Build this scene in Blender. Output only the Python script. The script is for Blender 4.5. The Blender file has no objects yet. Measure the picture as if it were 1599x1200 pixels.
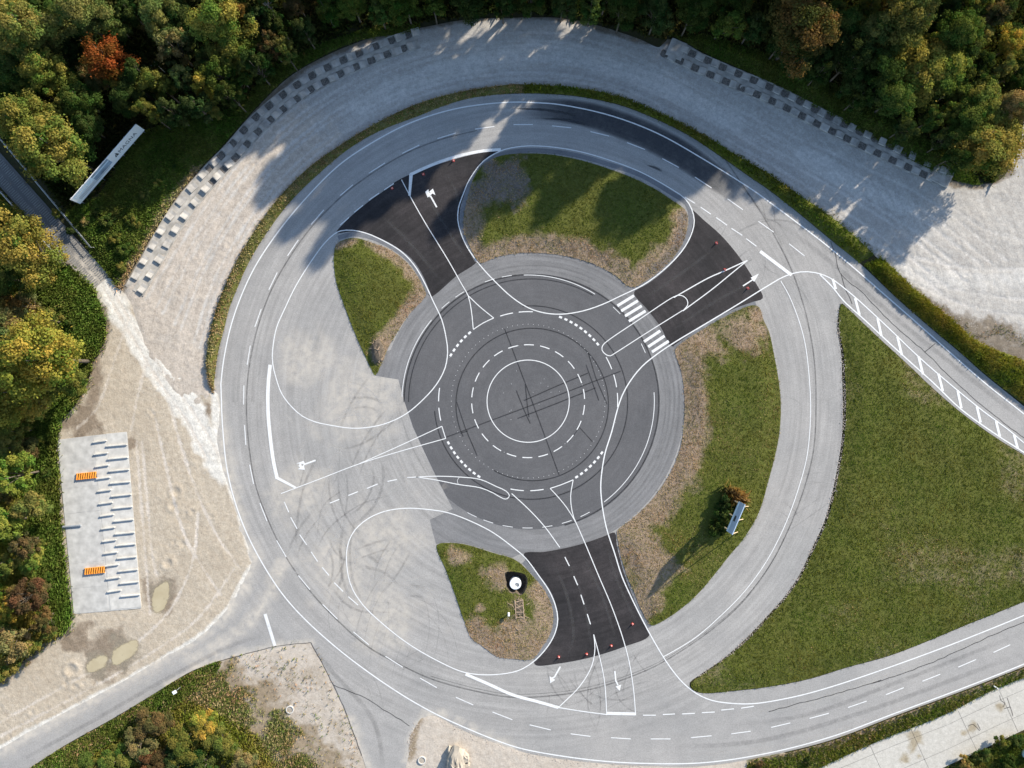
import bpy, math, random
import numpy as np
from mathutils import Vector, geometry

rng = np.random.default_rng(7)
random.seed(7)
R = math.radians
S = bpy.context.scene
COL = S.collection

# ---------------------------------------------------------------- camera, sky, sun, exposure
CAM_H = 122.0
cam_d = bpy.data.cameras.new('camera')
cam = bpy.data.objects.new('camera', cam_d); COL.objects.link(cam)
cam.location = (0, 0, CAM_H); cam.rotation_euler = (0, 0, 0)
cam_d.sensor_fit = 'HORIZONTAL'; cam_d.angle = 2 * math.atan(79.95 / CAM_H)
cam_d.clip_end = 2000
S.camera = cam
SUN_EL, SUN_AZ = R(23.5), R(45)      # sun stands beyond the upper right corner of the picture
w = bpy.data.worlds.new('World'); S.world = w; w.use_nodes = True
nt = w.node_tree
sky = nt.nodes.new('ShaderNodeTexSky'); sky.sky_type = 'NISHITA'; sky.sun_disc = False
sky.sun_elevation = SUN_EL; sky.sun_rotation = SUN_AZ; sky.altitude = 350
sky.air_density = 1.0; sky.dust_density = 0.6; sky.ozone_density = 1.0
nt.links.new(sky.outputs[0], nt.nodes['Background'].inputs[0])
nt.nodes['Background'].inputs[1].default_value = 0.14
sd = bpy.data.lights.new('sun', 'SUN'); sd.energy = 4.9; sd.angle = R(0.8); sd.color = (1.0, 0.915, 0.78)
sun = bpy.data.objects.new('sun', sd); COL.objects.link(sun)
sdir = Vector((-math.sin(SUN_AZ) * math.cos(SUN_EL), -math.cos(SUN_AZ) * math.cos(SUN_EL), -math.sin(SUN_EL)))
sun.rotation_euler = sdir.to_track_quat('-Z', 'Y').to_euler()
S.view_settings.view_transform = 'Standard'; S.view_settings.look = 'None'
S.view_settings.exposure = 0.98; S.view_settings.gamma = 1
S.render.engine = 'CYCLES'

# ---------------------------------------------------------------- helpers
def W(p):                                  # plan units (0.1 m, from the survey of the place) to metres
    return ((p[0] - 799.5) * 0.1, (600 - p[1]) * 0.1)
def WA(pts): return np.array([W(p) for p in pts], float)

def spline(pts, closed=False, step=0.8):
    P = [np.array(p, float) for p in pts]; n = len(P); out = []
    rngi = range(n if closed else n - 1)
    for i in rngi:
        if closed: p0, p1, p2, p3 = P[i - 1], P[i], P[(i + 1) % n], P[(i + 2) % n]
        else: p0, p1, p2, p3 = P[max(i - 1, 0)], P[i], P[i + 1], P[min(i + 2, n - 1)]
        # centripetal tangents keep uneven control points from looping
        d1 = max(np.linalg.norm(p1 - p0), 1e-6) ** .5; d2 = max(np.linalg.norm(p2 - p1), 1e-6) ** .5; d3 = max(np.linalg.norm(p3 - p2), 1e-6) ** .5
        if np.allclose(p0, p1): m1 = p2 - p1
        else: m1 = (p1 - p0) / d1 * d2 - (p2 - p0) / (d1 + d2) * d2 + (p2 - p1)
        if np.allclose(p3, p2): m2 = p2 - p1
        else: m2 = (p2 - p1) - (p3 - p1) / (d2 + d3) * d2 + (p3 - p2) / d3 * d2
        k = max(2, int(np.linalg.norm(p2 - p1) / step))
        for j in range(k):
            t = j / k; t2 = t * t; t3 = t2 * t
            out.append((2*t3 - 3*t2 + 1) * p1 + (t3 - 2*t2 + t) * m1 + (-2*t3 + 3*t2) * p2 + (t3 - t2) * m2)
    if not closed: out.append(P[-1])
    return np.array(out)

def in_poly(x, y, poly):
    c = np.zeros(len(x), bool); px, py = poly[:, 0], poly[:, 1]; j = len(poly) - 1
    for i in range(len(poly)):
        if py[i] != py[j]:
            m = ((py[i] > y) != (py[j] > y)) & (x < (px[j] - px[i]) * (y - py[i]) / (py[j] - py[i]) + px[i])
            c ^= m
        j = i
    return c

def dist_line(x, y, line, closed=False):
    d = np.full(len(x), 1e9); n = len(line)
    for i in range(n if closed else n - 1):
        a = line[i]; b = line[(i + 1) % n]; v = b - a; L = v @ v
        if L < 1e-12: continue
        t = np.clip(((x - a[0]) * v[0] + (y - a[1]) * v[1]) / L, 0, 1)
        d = np.minimum(d, np.hypot(x - a[0] - t * v[0], y - a[1] - t * v[1]))
    return d

def sstep(a, b, x):
    t = np.clip((x - a) / (b - a), 0, 1); return t * t * (3 - 2 * t)

def vnoise(x, y, sc, seed=0):              # cheap smooth value noise
    r = np.random.default_rng(seed).random((256, 256))
    u = x / sc + 91.7; v = y / sc + 43.1
    i = np.floor(u).astype(int); j = np.floor(v).astype(int); f = u - i; g = v - j
    f = f*f*(3-2*f); g = g*g*(3-2*g)
    a = r[i % 256, j % 256]; b = r[(i+1) % 256, j % 256]; c = r[i % 256, (j+1) % 256]; d = r[(i+1) % 256, (j+1) % 256]
    return (a*(1-f)+b*f)*(1-g) + (c*(1-f)+d*f)*g

def link(o, parent=None):
    COL.objects.link(o)
    if parent is not None: o.parent = parent
    return o

def tag(o, label=None, cat=None, group=None, kind=None):
    if label: o['label'] = label
    if cat: o['category'] = cat
    if group: o['group'] = group
    if kind: o['kind'] = kind
    return o

def empty(name, loc=(0, 0, 0), rz=0):
    o = bpy.data.objects.new(name, None); COL.objects.link(o); o.location = loc; o.rotation_euler = (0, 0, rz)
    o.empty_display_size = 0.2
    return o

def mesh_np(name, V, F, mat=None, smooth=False, attrs=None):
    """V (n,3), F (m,k) same-size faces"""
    V = np.asarray(V, np.float32); F = np.asarray(F, np.int32)
    me = bpy.data.meshes.new(name); k = F.shape[1]
    me.vertices.add(len(V)); me.vertices.foreach_set('co', V.ravel())
    me.loops.add(F.size); me.loops.foreach_set('vertex_index', F.ravel())
    me.polygons.add(len(F)); me.polygons.foreach_set('loop_start', np.arange(0, F.size, k, dtype=np.int32))
    if smooth: me.polygons.foreach_set('use_smooth', np.ones(len(F), bool))
    for an, av in (attrs or {}).items():
        a = me.attributes.new(an, 'FLOAT', 'POINT'); a.data.foreach_set('value', np.asarray(av, np.float32))
    me.update(calc_edges=True); me.validate()
    if mat: me.materials.append(mat)
    return me

def mesh_py(name, V, F, mat=None, smooth=False):
    me = bpy.data.meshes.new(name); me.from_pydata([tuple(v) for v in V], [], F); me.update()
    if mat: me.materials.append(mat)
    if smooth: me.polygons.foreach_set('use_smooth', [True] * len(me.polygons))
    return me

def obj(name, me, parent=None): return link(bpy.data.objects.new(name, me), parent)

class MB:                                   # collects simple solids into one mesh
    def __init__(s): s.V = []; s.F = []
    def add(s, V, F):
        b = len(s.V); s.V += [tuple(v) for v in V]; s.F += [tuple(i + b for i in f) for f in F]
    def box(s, c, d, rz=0, bev=0.0, taper=1.0):
        hx, hy, hz = d[0]/2, d[1]/2, d[2]/2; co, si = math.cos(rz), math.sin(rz)
        b = min(bev, hx*.45, hy*.45, hz*.9)
        rings = [(-hz, 0, 1)]
        rings += [(hz - b, 0, taper), (hz, b, taper)] if b > 0 else [(hz, 0, taper)]
        V = []
        for z, ins, tp in rings:
            for sx, sy in ((-1,-1),(1,-1),(1,1),(-1,1)):
                x = sx*(hx*tp-ins); y = sy*(hy*tp-ins); V.append((c[0]+x*co-y*si, c[1]+x*si+y*co, c[2]+z))
        F = [(3,2,1,0)]
        for k in range(len(rings)-1):
            for i in range(4): F.append((4*k+i, 4*k+(i+1)%4, 4*k+4+(i+1)%4, 4*k+4+i))
        n = 4*(len(rings)-1); F.append((n, n+1, n+2, n+3)); s.add(V, F)
    def tube(s, pts, rad, seg=7, cap=True):
        pts = [Vector(p) for p in pts]; n = len(pts)
        if not hasattr(rad, '__len__'): rad = [rad]*n
        V = []
        for i, p in enumerate(pts):
            t = (pts[min(i+1, n-1)] - pts[max(i-1, 0)]).normalized()
            a = t.orthogonal().normalized(); b = t.cross(a)
            for k in range(seg):
                an = 2*math.pi*k/seg; V.append(p + (a*math.cos(an) + b*math.sin(an))*rad[i])
        F = []
        for i in range(n-1):
            for k in range(seg): F.append((i*seg+k, i*seg+(k+1)%seg, (i+1)*seg+(k+1)%seg, (i+1)*seg+k))
        if cap: F.append(tuple(range(seg-1, -1, -1))); F.append(tuple((n-1)*seg+k for k in range(seg)))
        s.add(V, F)
    def lathe(s, prof, seg=24, c=(0,0,0), closed_top=True):
        V = []; n = len(prof)
        for r, z in prof:
            for k in range(seg):
                an = 2*math.pi*k/seg; V.append((c[0]+r*math.cos(an), c[1]+r*math.sin(an), c[2]+z))
        F = []
        for i in range(n-1):
            for k in range(seg): F.append((i*seg+k, i*seg+(k+1)%seg, (i+1)*seg+(k+1)%seg, (i+1)*seg+k))
        if closed_top: F.append(tuple((n-1)*seg+k for k in range(seg)))
        s.add(V, F)
    def mesh(s, name, mat, smooth=False): return mesh_py(name, s.V, s.F, mat, smooth)
    def build(s, name, mat, parent=None, smooth=False): return obj(name, s.mesh(name, mat, smooth), parent)

# ---------------------------------------------------------------- materials
def new_mat(name):
    m = bpy.data.materials.new(name); m.use_nodes = True; t = m.node_tree
    return m, t, t.nodes['Principled BSDF']
class N:                                    # tiny node-graph helper
    def __init__(s, t): s.t = t
    def node(s, typ, **kw):
        n = s.t.nodes.new(typ)
        for k, v in kw.items(): setattr(n, k, v)
        return n
    def pos(s): return s.node('ShaderNodeNewGeometry').outputs['Position']
    def noise(s, sc, det=4, vec=None, rough=.55, dist=0):
        n = s.node('ShaderNodeTexNoise'); n.inputs['Scale'].default_value = sc; n.inputs['Detail'].default_value = det
        n.inputs['Roughness'].default_value = rough; n.inputs['Distortion'].default_value = dist
        s.t.links.new(vec if vec is not None else s.pos(), n.inputs['Vector']); return n.outputs['Fac']
    def vor(s, sc, vec=None, feat='F1', out='Distance'):
        n = s.node('ShaderNodeTexVoronoi', feature=feat); n.inputs['Scale'].default_value = sc
        s.t.links.new(vec if vec is not None else s.pos(), n.inputs['Vector']); return n.outputs[out]
    def map(s, x, a, b, c=0., d=1.):
        n = s.node('ShaderNodeMapRange'); n.inputs[1].default_value = a; n.inputs[2].default_value = b
        n.inputs[3].default_value = c; n.inputs[4].default_value = d; s.t.links.new(x, n.inputs[0]); return n.outputs[0]
    def math(s, op, a, b=None):
        n = s.node('ShaderNodeMath', operation=op)
        for i, v in enumerate((a, b)):
            if v is None: continue
            if isinstance(v, (int, float)): n.inputs[i].default_value = v
            else: s.t.links.new(v, n.inputs[i])
        return n.outputs[0]
    def mix(s, f, a, b, mode='MIX'):
        n = s.node('ShaderNodeMix', data_type='RGBA', blend_type=mode)
        for sock, v in ((n.inputs[0], f), (n.inputs[6], a), (n.inputs[7], b)):
            if isinstance(v, (int, float)): sock.default_value = v
            elif isinstance(v, tuple): sock.default_value = (*v, 1) if len(v) == 3 else v
            else: s.t.links.new(v, sock)
        return n.outputs[2]
    def attr(s, name): 
        n = s.node('ShaderNodeAttribute'); n.attribute_name = name; return n.outputs['Fac']
    def bump(s, h, strength=.5, dist=.05):
        n = s.node('ShaderNodeBump'); n.inputs['Strength'].default_value = strength; n.inputs['Distance'].default_value = dist
        s.t.links.new(h, n.inputs['Height']); return n.outputs[0]
    def polar(s, cx, cy, kr, ka):           # wear that follows the traffic round the circle
        sp = s.node('ShaderNodeSeparateXYZ'); s.t.links.new(s.pos(), sp.inputs[0])
        x = s.math('SUBTRACT', sp.outputs[0], cx); y = s.math('SUBTRACT', sp.outputs[1], cy)
        r = s.math('SQRT', s.math('ADD', s.math('MULTIPLY', x, x), s.math('MULTIPLY', y, y)))
        a = s.math('ARCTAN2', y, x)
        cb = s.node('ShaderNodeCombineXYZ'); s.t.links.new(s.math('MULTIPLY', r, kr), cb.inputs[0]); s.t.links.new(s.math('MULTIPLY', a, ka), cb.inputs[1])
        return cb.outputs[0]
    def col(s, p, c): s.t.links.new(c, p.inputs['Base Color'])

def flat_mat(name, c, rough=.7, metal=0., var=.12, sc=3.):
    m, t, p = new_mat(name); n = N(t)
    f = n.map(n.noise(sc, 5), .3, .7)
    n.col(p, n.mix(f, tuple(x*(1-var) for x in c), tuple(min(x*(1+var), 1) for x in c)))
    p.inputs['Roughness'].default_value = rough; p.inputs['Metallic'].default_value = metal
    return m

CX, CY = W((829, 628))
def asphalt_mat(name, c, var=.18, streak=.25, cx=CX, cy=CY, grain=.22, rough=.85, dustcol=(.50,.45,.38), warm=(1.02,1.0,.98), blotch=(1.06,.92)):
    m, t, p = new_mat(name); n = N(t)
    big = n.map(n.noise(.09, 5, rough=.6), .3, .7)
    c1 = n.mix(big, tuple(x*(1-var) for x in c), tuple(x*(1+var)*k for x, k in zip(c, warm)))
    st = n.map(n.noise(1.0, 5, n.polar(cx, cy, 1.6, 2.2), rough=.6), .32, .68, 1-streak, 1+streak*.6)
    fine = n.map(n.noise(5.5, 3, rough=.75), .25, .75, 1-grain, 1+grain)
    blot = n.map(n.noise(.55, 4, rough=.7), .35, .75, *blotch)
    sp = n.node('ShaderNodeSeparateXYZ'); t.links.new(n.pos(), sp.inputs[0])
    xx = n.math('SUBTRACT', sp.outputs[0], cx); yy = n.math('SUBTRACT', sp.outputs[1], cy)
    far = n.map(n.math('SQRT', n.math('ADD', n.math('MULTIPLY', xx, xx), n.math('MULTIPLY', yy, yy))), 50, 60, 1, 0)
    st = n.math('ADD', n.math('MULTIPLY', n.math('SUBTRACT', st, 1), far), 1)
    k = n.math('MULTIPLY', n.math('MULTIPLY', st, fine), blot)
    c2 = n.mix(1.0, c1, k, 'MULTIPLY')
    d = n.math('MULTIPLY', n.attr('dust'), n.map(n.noise(.8, 6, rough=.7), .3, .62))
    n.col(p, n.mix(d, c2, dustcol))
    p.inputs['Roughness'].default_value = rough; p.inputs['Specular IOR Level'].default_value = .3
    t.links.new(n.bump(n.noise(9, 3), .25, .02), p.inputs['Normal'])
    return m

def ground_mat(name, a, b, c, attr_cols=(), sc=1.0, bump=.5, bdist=.08, pebbles=0., pebcol=(.12,.11,.10), tracks=0.):
    """earthy ground: three tones by noise, then coloured zones by painted ground-cover attributes"""
    m, t, p = new_mat(name); n = N(t)
    f1 = n.map(n.noise(.13*sc, 6, rough=.62), .32, .68); f2 = n.map(n.noise(1.1*sc, 6, rough=.7), .35, .68)
    col = n.mix(n.math('MULTIPLY', f2, .75), n.mix(f1, a, b), c)
    for an, ac, nsc in attr_cols:
        f = n.math('ADD', n.attr(an), n.map(n.noise(nsc, 8, rough=.78, dist=.4), .25, .75, -.6, .6))
        am = n.math('MULTIPLY', n.map(f, .15, .95), n.map(n.attr(an), .0, .35))
        fv = n.map(n.noise(nsc*3, 4, rough=.7), .3, .7)
        col = n.mix(am, col, n.mix(fv, tuple(x*.8 for x in ac), tuple(min(1, x*1.15) for x in ac)))
    fine = n.math('MULTIPLY', n.map(n.noise(4.5, 4, rough=.8), .25, .75, .80, 1.18), n.map(n.noise(1.7, 5, rough=.75), .3, .7, .86, 1.1))
    if tracks: fine = n.math('MULTIPLY', fine, n.map(n.noise(1.0, 6, n.polar(CX, CY, 1.1, 2.5), rough=.7), .3, .7, 1-tracks, 1+tracks*.5))
    col = n.mix(1.0, col, fine, 'MULTIPLY')
    if pebbles:
        v = n.vor(2.6); pk = n.math('MULTIPLY', n.map(v, .12, .2, 1, 0), n.map(n.noise(.22, 4), .5, .62))
        col = n.mix(n.math('MULTIPLY', pk, pebbles), col, pebcol)
    n.col(p, col); p.inputs['Roughness'].default_value = .95; p.inputs['Specular IOR Level'].default_value = .15
    h = n.math('ADD', n.noise(1.6, 6, rough=.72), n.math('MULTIPLY', n.noise(7, 3), .35))
    t.links.new(n.bump(h, bump, bdist), p.inputs['Normal'])
    return m

def leaf_mat(name, use_obj=True, ramp=None, trans=.3):
    m = bpy.data.materials.new(name); m.use_nodes = True; t = m.node_tree; t.nodes.clear(); n = N(t)
    out = n.node('ShaderNodeOutputMaterial'); tint = n.attr('tint')
    if use_obj:
        oi = n.node('ShaderNodeObjectInfo'); base = oi.outputs['Color']
        dark = n.mix(1.0, base, (.50, .70, .60), 'MULTIPLY'); lite = n.mix(1.0, base, (1.55, 1.32, 1.25), 'MULTIPLY')
        col = n.mix(tint, dark, lite)
        col = n.mix(n.map(n.attr('hue'), .35, 1.0, 0, .8), col, n.mix(1.0, col, (.42, .88, .75), 'MULTIPLY'))
    else:
        r = n.node('ShaderNodeValToRGB'); t.links.new(tint, r.inputs[0]); e = r.color_ramp.elements
        e[0].color = (*ramp[0], 1); e[1].color = (*ramp[-1], 1)
        for i, c in enumerate(ramp[1:-1]): x = e.new((i+1)/(len(ramp)-1)); x.color = (*c, 1)
        zone = n.map(n.noise(.14, 6, rough=.65), .34, .66)
        col = n.mix(1.0, r.outputs[0], n.mix(zone, (.86,1.12,.85), (1.22,.95,.95)), 'MULTIPLY')
        col = n.mix(1.0, col, n.map(n.noise(.7, 5, rough=.7), .3, .7, .82, 1.16), 'MULTIPLY')
        col = n.mix(1.0, col, n.map(n.noise(1.0, 3, n.polar(W((700,560))[0], W((700,560))[1], .75, 1.2), rough=.6), .3, .7, .86, 1.14), 'MULTIPLY')
    d = n.node('ShaderNodeBsdfDiffuse'); tr = n.node('ShaderNodeBsdfTranslucent'); mx = n.node('ShaderNodeMixShader')
    mx.inputs[0].default_value = trans
    t.links.new(col, d.inputs[0]); t.links.new(n.mix(1.0, col, (1.25, 1.15, .6), 'MULTIPLY'), tr.inputs[0])
    t.links.new(d.outputs[0], mx.inputs[1]); t.links.new(tr.outputs[0], mx.inputs[2]); t.links.new(mx.outputs[0], out.inputs[0])
    return m

def paint_mat(name, c=(.66,.66,.645), wear=.75):
    m, t, p = new_mat(name); n = N(t)
    f = n.map(n.noise(1.6, 8, rough=.8), .50, .78); 
    n.col(p, n.mix(n.math('MULTIPLY', f, wear), c, (.33,.33,.33))); p.inputs['Roughness'].default_value = .6
    return m

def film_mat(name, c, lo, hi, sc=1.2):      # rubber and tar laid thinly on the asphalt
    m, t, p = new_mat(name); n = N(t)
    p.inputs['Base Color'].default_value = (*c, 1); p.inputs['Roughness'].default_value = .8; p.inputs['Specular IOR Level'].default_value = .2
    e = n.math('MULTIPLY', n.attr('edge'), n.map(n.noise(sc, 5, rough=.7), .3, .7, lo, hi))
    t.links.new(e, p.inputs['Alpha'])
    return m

M = {}
M['asphalt'] = asphalt_mat('worn_asphalt', (.292,.284,.272), streak=.16, var=.10)
M['asphalt_mid'] = asphalt_mat('grey_asphalt_lane', (.178,.177,.178), streak=.22, var=.10, cx=W((833,628))[0], cy=W((833,628))[1])
M['asphalt_centre'] = asphalt_mat('centre_asphalt', (.095,.095,.099), streak=.08, var=.10)
M['asphalt_new'] = asphalt_mat('fresh_dark_asphalt', (.0225,.0212,.0228), streak=.30, var=.40, grain=.45, blotch=(1.45,.78), warm=(1.1,1.0,.94))
M['asphalt_strip'] = asphalt_mat('edge_strip_asphalt', (.15,.155,.165), streak=.15)
M['dark_lane'] = film_mat('dark_lane_asphalt', (.050,.052,.058), .55, 1.0, .25)
M['gravel'] = ground_mat('pale_gravel', (.40,.375,.34), (.48,.455,.415), (.33,.305,.275),
    (('chalk', (.50,.475,.435), .3), ('sand', (.47,.41,.345), .4), ('rut', (.52,.49,.45), .6), ('dirt', (.20,.165,.125), .6)), pebbles=.5, bump=.9, tracks=.16)
M['yard'] = ground_mat('sandy_earth', (.44,.375,.29), (.50,.435,.345), (.34,.28,.21),
    (('dirt', (.235,.185,.135), .55), ('chalk', (.62,.59,.53), .35), ('rut', (.56,.50,.43), .6), ('mud', (.24,.205,.155), .8)), pebbles=.6, bump=.9, tracks=.10)
M['lot'] = ground_mat('stony_lot', (.43,.375,.315), (.37,.315,.255), (.50,.45,.385),
    (('dirt', (.26,.205,.14), .5), ('grass', (.085,.088,.024), .7)), pebbles=.5, bump=.7)
M['concrete_strip'] = ground_mat('old_concrete', (.47,.445,.395), (.51,.485,.435), (.41,.385,.335), (('mud', (.33,.28,.2), .5),), bump=.2, bdist=.03)
M['floor'] = ground_mat('forest_floor', (.030,.036,.014), (.050,.048,.020), (.062,.050,.026), bump=.8, bdist=.15)
M['turf'] = ground_mat('turf_soil', (.090,.108,.020), (.112,.114,.026), (.084,.088,.020),
    (('straw', (.27,.20,.14), .8), ('grey', (.17,.145,.125), .9)), bump=.9, bdist=.12)
M['paint'] = paint_mat('white_road_paint'); M['paint_thin'] = paint_mat('worn_white_paint', (.62,.62,.61), .8)
M['rubber'] = film_mat('tyre_rubber', (.035,.035,.037), .18, .6); M['rubber_faint'] = film_mat('faint_tyre_rubber', (.11,.107,.105), .03, .25)
M['dustfilm'] = film_mat('dust_film', (.50,.48,.45), .05, .55, .5)
M['dust_dark'] = film_mat('dusty_wheel_track', (.10,.097,.095), .1, .42, .7)
M['tar'] = film_mat('tar_seal', (.028,.028,.030), .55, .95)
M['tar_soft'] = film_mat('old_saw_cut', (.026,.027,.031), .5, .9)
M['concrete'] = flat_mat('pale_concrete', (.52,.50,.46), .9, var=.18, sc=2.5)
M['concrete_block'] = flat_mat('block_concrete', (.36,.34,.31), .9, var=.32, sc=.9)
M['concrete_base'] = flat_mat('dusty_base_concrete', (.36,.335,.295), .95, var=.35, sc=.7)
M['slab'] = flat_mat('slab_concrete', (.42,.41,.385), .9, var=.2, sc=.9)
M['slab2'] = flat_mat('light_slab_concrete', (.48,.465,.43), .9, var=.17, sc=1.1)
M['litter'] = flat_mat('wet_leaf_litter', (.13,.115,.10), .9, var=.6, sc=5)
M['steel'] = flat_mat('galvanised_steel', (.42,.44,.46), .5, .5)
M['rib'] = flat_mat('rib_concrete', (.21,.205,.195), .85, var=.2)
M['corr'] = asphalt_mat('corrugated_road_bed', (.13,.128,.125), streak=.1)
M['orange'] = flat_mat('orange_steel_paint', (.72,.27,.035), .5)
M['darksteel'] = flat_mat('dark_steel', (.05,.045,.04), .7)
M['wood'] = flat_mat('pale_timber', (.55,.42,.25), .8, var=.25, sc=6)
M['bark'] = flat_mat('bark', (.10,.080,.058), .95, var=.4, sc=5); M['birch'] = flat_mat('birch_bark', (.60,.57,.52), .85, var=.3, sc=4)
M['white'] = flat_mat('white_sheet', (.78,.80,.82), .6, var=.04)
M['boardblue'] = flat_mat('blue_grey_board', (.33,.42,.55), .6, var=.10, sc=1)
M['inkdark'] = flat_mat('dark_print', (.03,.035,.045), .6); M['inkgrey'] = flat_mat('grey_print', (.30,.36,.42), .6)
M['photo'] = flat_mat('blue_grey_photo_print', (.22,.30,.40), .5, var=.45, sc=.9); M['photolight'] = flat_mat('pale_blue_print', (.55,.68,.80), .5, var=.15)
M['cone'] = flat_mat('orange_red_plastic', (.50,.055,.035), .5); M['conewhite'] = flat_mat('white_reflective_band', (.8,.8,.8), .4)
M['earth'] = flat_mat('dug_earth', (.10,.078,.055), .95, var=.5, sc=3); M['stone'] = flat_mat('pale_stone', (.33,.29,.235), .9, var=.2, sc=.9)
M['pebble'] = flat_mat('brownish_stones', (.36,.31,.27), .9, var=.45, sc=5)
M['tank'] = flat_mat('pale_blue_plastic', (.50,.66,.74), .4)
M['stick'] = flat_mat('dry_sticks', (.30,.22,.15), .9, var=.4, sc=4)
m, t, p = new_mat('muddy_water'); n = N(t)
n.col(p, n.mix(n.map(n.noise(.5, 4), .3, .7), (.40,.335,.215), (.47,.405,.27))); p.inputs['Roughness'].default_value = .25; p.inputs['Specular IOR Level'].default_value = .3
t.links.new(n.math('MULTIPLY', n.map(n.math('ADD', n.attr('edge'), n.map(n.noise(1.5, 5), .3, .7, -.3, .3)), .1, .8), .93), p.inputs['Alpha'])
M['water'] = m
M['leaf'] = leaf_mat('autumn_leaves'); 
M['grass'] = leaf_mat('grass_blades', False, [(.076,.100,.012), (.112,.142,.020), (.150,.168,.032), (.22,.20,.06)], .2)
M['grass_dry'] = leaf_mat('dry_grass_blades', False, [(.085,.085,.025), (.20,.165,.075), (.36,.26,.15), (.46,.35,.22)], .2)
M['weeds'] = leaf_mat('tall_weeds', False, [(.045,.072,.013), (.088,.135,.026), (.135,.175,.040), (.22,.20,.07)], .25)
M['under'] = leaf_mat('undergrowth_leaves', False, [(.014,.022,.008), (.030,.042,.013), (.055,.058,.020), (.10,.075,.028)], .25)
M['bright_grass'] = leaf_mat('sunny_bank_grass', False, [(.085,.105,.014), (.16,.175,.026), (.23,.215,.045), (.30,.25,.08)], .25)
M['reed'] = leaf_mat('dry_reeds', False, [(.10,.07,.03), (.28,.20,.09), (.46,.36,.18)], .2)

# ---------------------------------------------------------------- sheets, lines, tufts
def sheet(name, poly, mat, z=0., step=None, hfun=None, attrs=None, holes=(), smooth=True, jit=0.0, extra=None):
    """a polygon (metres) filled with triangles, optionally with inner points so it can carry relief"""
    poly = np.asarray(poly, float)
    if jit:
        poly = poly + (np.random.default_rng(3).random(poly.shape) - .5) * jit
    pts = [tuple(p) for p in poly]; edges = [(i, (i+1) % len(poly)) for i in range(len(poly))]
    for h in holes:
        b = len(pts); pts += [tuple(q) for q in h]; edges += [(b+i, b+(i+1) % len(h)) for i in range(len(h))]
    if step:
        mn = poly.min(0); mx = poly.max(0)
        gx, gy = np.meshgrid(np.arange(mn[0], mx[0], step), np.arange(mn[1], mx[1], step*.9))
        gx = gx + (np.arange(gx.shape[0])[:, None] % 2) * step * .5
        g = np.stack([gx.ravel(), gy.ravel()], 1) + (rng.random((gx.size, 2)) - .5) * step * .3
        g = g[in_poly(g[:, 0], g[:, 1], poly)]
        g = g[dist_line(g[:, 0], g[:, 1], poly, True) > step * .4]
        for h in holes:
            h = np.asarray(h); g = g[~in_poly(g[:, 0], g[:, 1], h)]
        pts += [tuple(q) for q in g]
    vs, es, fs, *_ = geometry.delaunay_2d_cdt([Vector(q) for q in pts], edges, [], 0, 1e-5)
    v = np.array([(q.x, q.y) for q in vs]); f = np.array([list(q) for q in fs], np.int32)
    c = v[f].mean(1); keep = in_poly(c[:, 0], c[:, 1], poly)
    for h in holes: keep &= ~in_poly(c[:, 0], c[:, 1], np.asarray(h))
    f = f[keep]
    a = v[f[:, 0]]; b = v[f[:, 1]]; d = v[f[:, 2]]
    flip = ((b[:, 0]-a[:, 0])*(d[:, 1]-a[:, 1]) - (b[:, 1]-a[:, 1])*(d[:, 0]-a[:, 0])) < 0
    f[flip] = f[flip][:, ::-1]
    zz = np.full(len(v), z) + (hfun(v[:, 0], v[:, 1]) if hfun else 0)
    at = {k: fn(v[:, 0], v[:, 1]) for k, fn in (attrs or {}).items()}
    return mesh_np(name, np.column_stack([v, zz]), f, mat, smooth, at)

def strip_mesh(name, line, width, mat, z, edge=False, taper=False):
    """a painted or rubbed stripe along a polyline (metres)"""
    L = np.asarray(line, float); n = len(L)
    t = np.gradient(L, axis=0); t /= np.maximum(np.linalg.norm(t, axis=1, keepdims=True), 1e-9)
    nn = np.column_stack([-t[:, 1], t[:, 0]])
    wd = np.full(n, width) if np.isscalar(width) else np.interp(np.linspace(0, 1, n), np.linspace(0, 1, len(width)), width)
    if edge:
        a = L + nn*wd[:, None]/2; b = L - nn*wd[:, None]/2
        V = np.concatenate([a, L, b]); e = np.ones(n)
        if taper:
            u = np.linspace(0, 1, n); e = np.clip(np.minimum(u, 1-u) * 5, 0, 1)
        E = np.concatenate([e*.25, e, e*.25])
        F = [[i, i+n, i+n+1, i+1] for i in range(n-1)] + [[i+n, i+2*n, i+2*n+1, i+n+1] for i in range(n-1)]
        return mesh_np(name, np.column_stack([V, np.full(len(V), z)]), F, mat, False, {'edge': E})
    a = L + nn*wd[:, None]/2; b = L - nn*wd[:, None]/2
    V = np.concatenate([a, b]); F = [[i, i+n, i+n+1, i+1] for i in range(n-1)]
    return mesh_np(name, np.column_stack([V, np.full(len(V), z)]), F, mat)

def soft_strip(name, line, widths, mat, z, parent, rows=9):
    L = np.asarray(line, float); n = len(L); t = np.gradient(L, axis=0); t /= np.linalg.norm(t, axis=1, keepdims=True); nn = np.column_stack([-t[:, 1], t[:, 0]])
    wd = np.interp(np.linspace(0, 1, n), np.linspace(0, 1, len(widths)), widths); u = np.linspace(0, 1, n); V = []; E = []
    for r_ in range(rows):
        f = r_/(rows-1)*2 - 1; V.append(L + nn*(wd*f/2)[:, None]); E.append(np.clip((1-abs(f))*3.2, 0, 1)*sstep(0, .28, u)*sstep(0, .25, 1-u))
    V = np.concatenate(V); F = [[k*n+i, (k+1)*n+i, (k+1)*n+i+1, k*n+i+1] for k in range(rows-1) for i in range(n-1)]
    return obj(name, mesh_np(name, np.column_stack([V, np.full(len(V), z)]), F, mat, False, {'edge': np.concatenate(E)}), parent)

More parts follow.
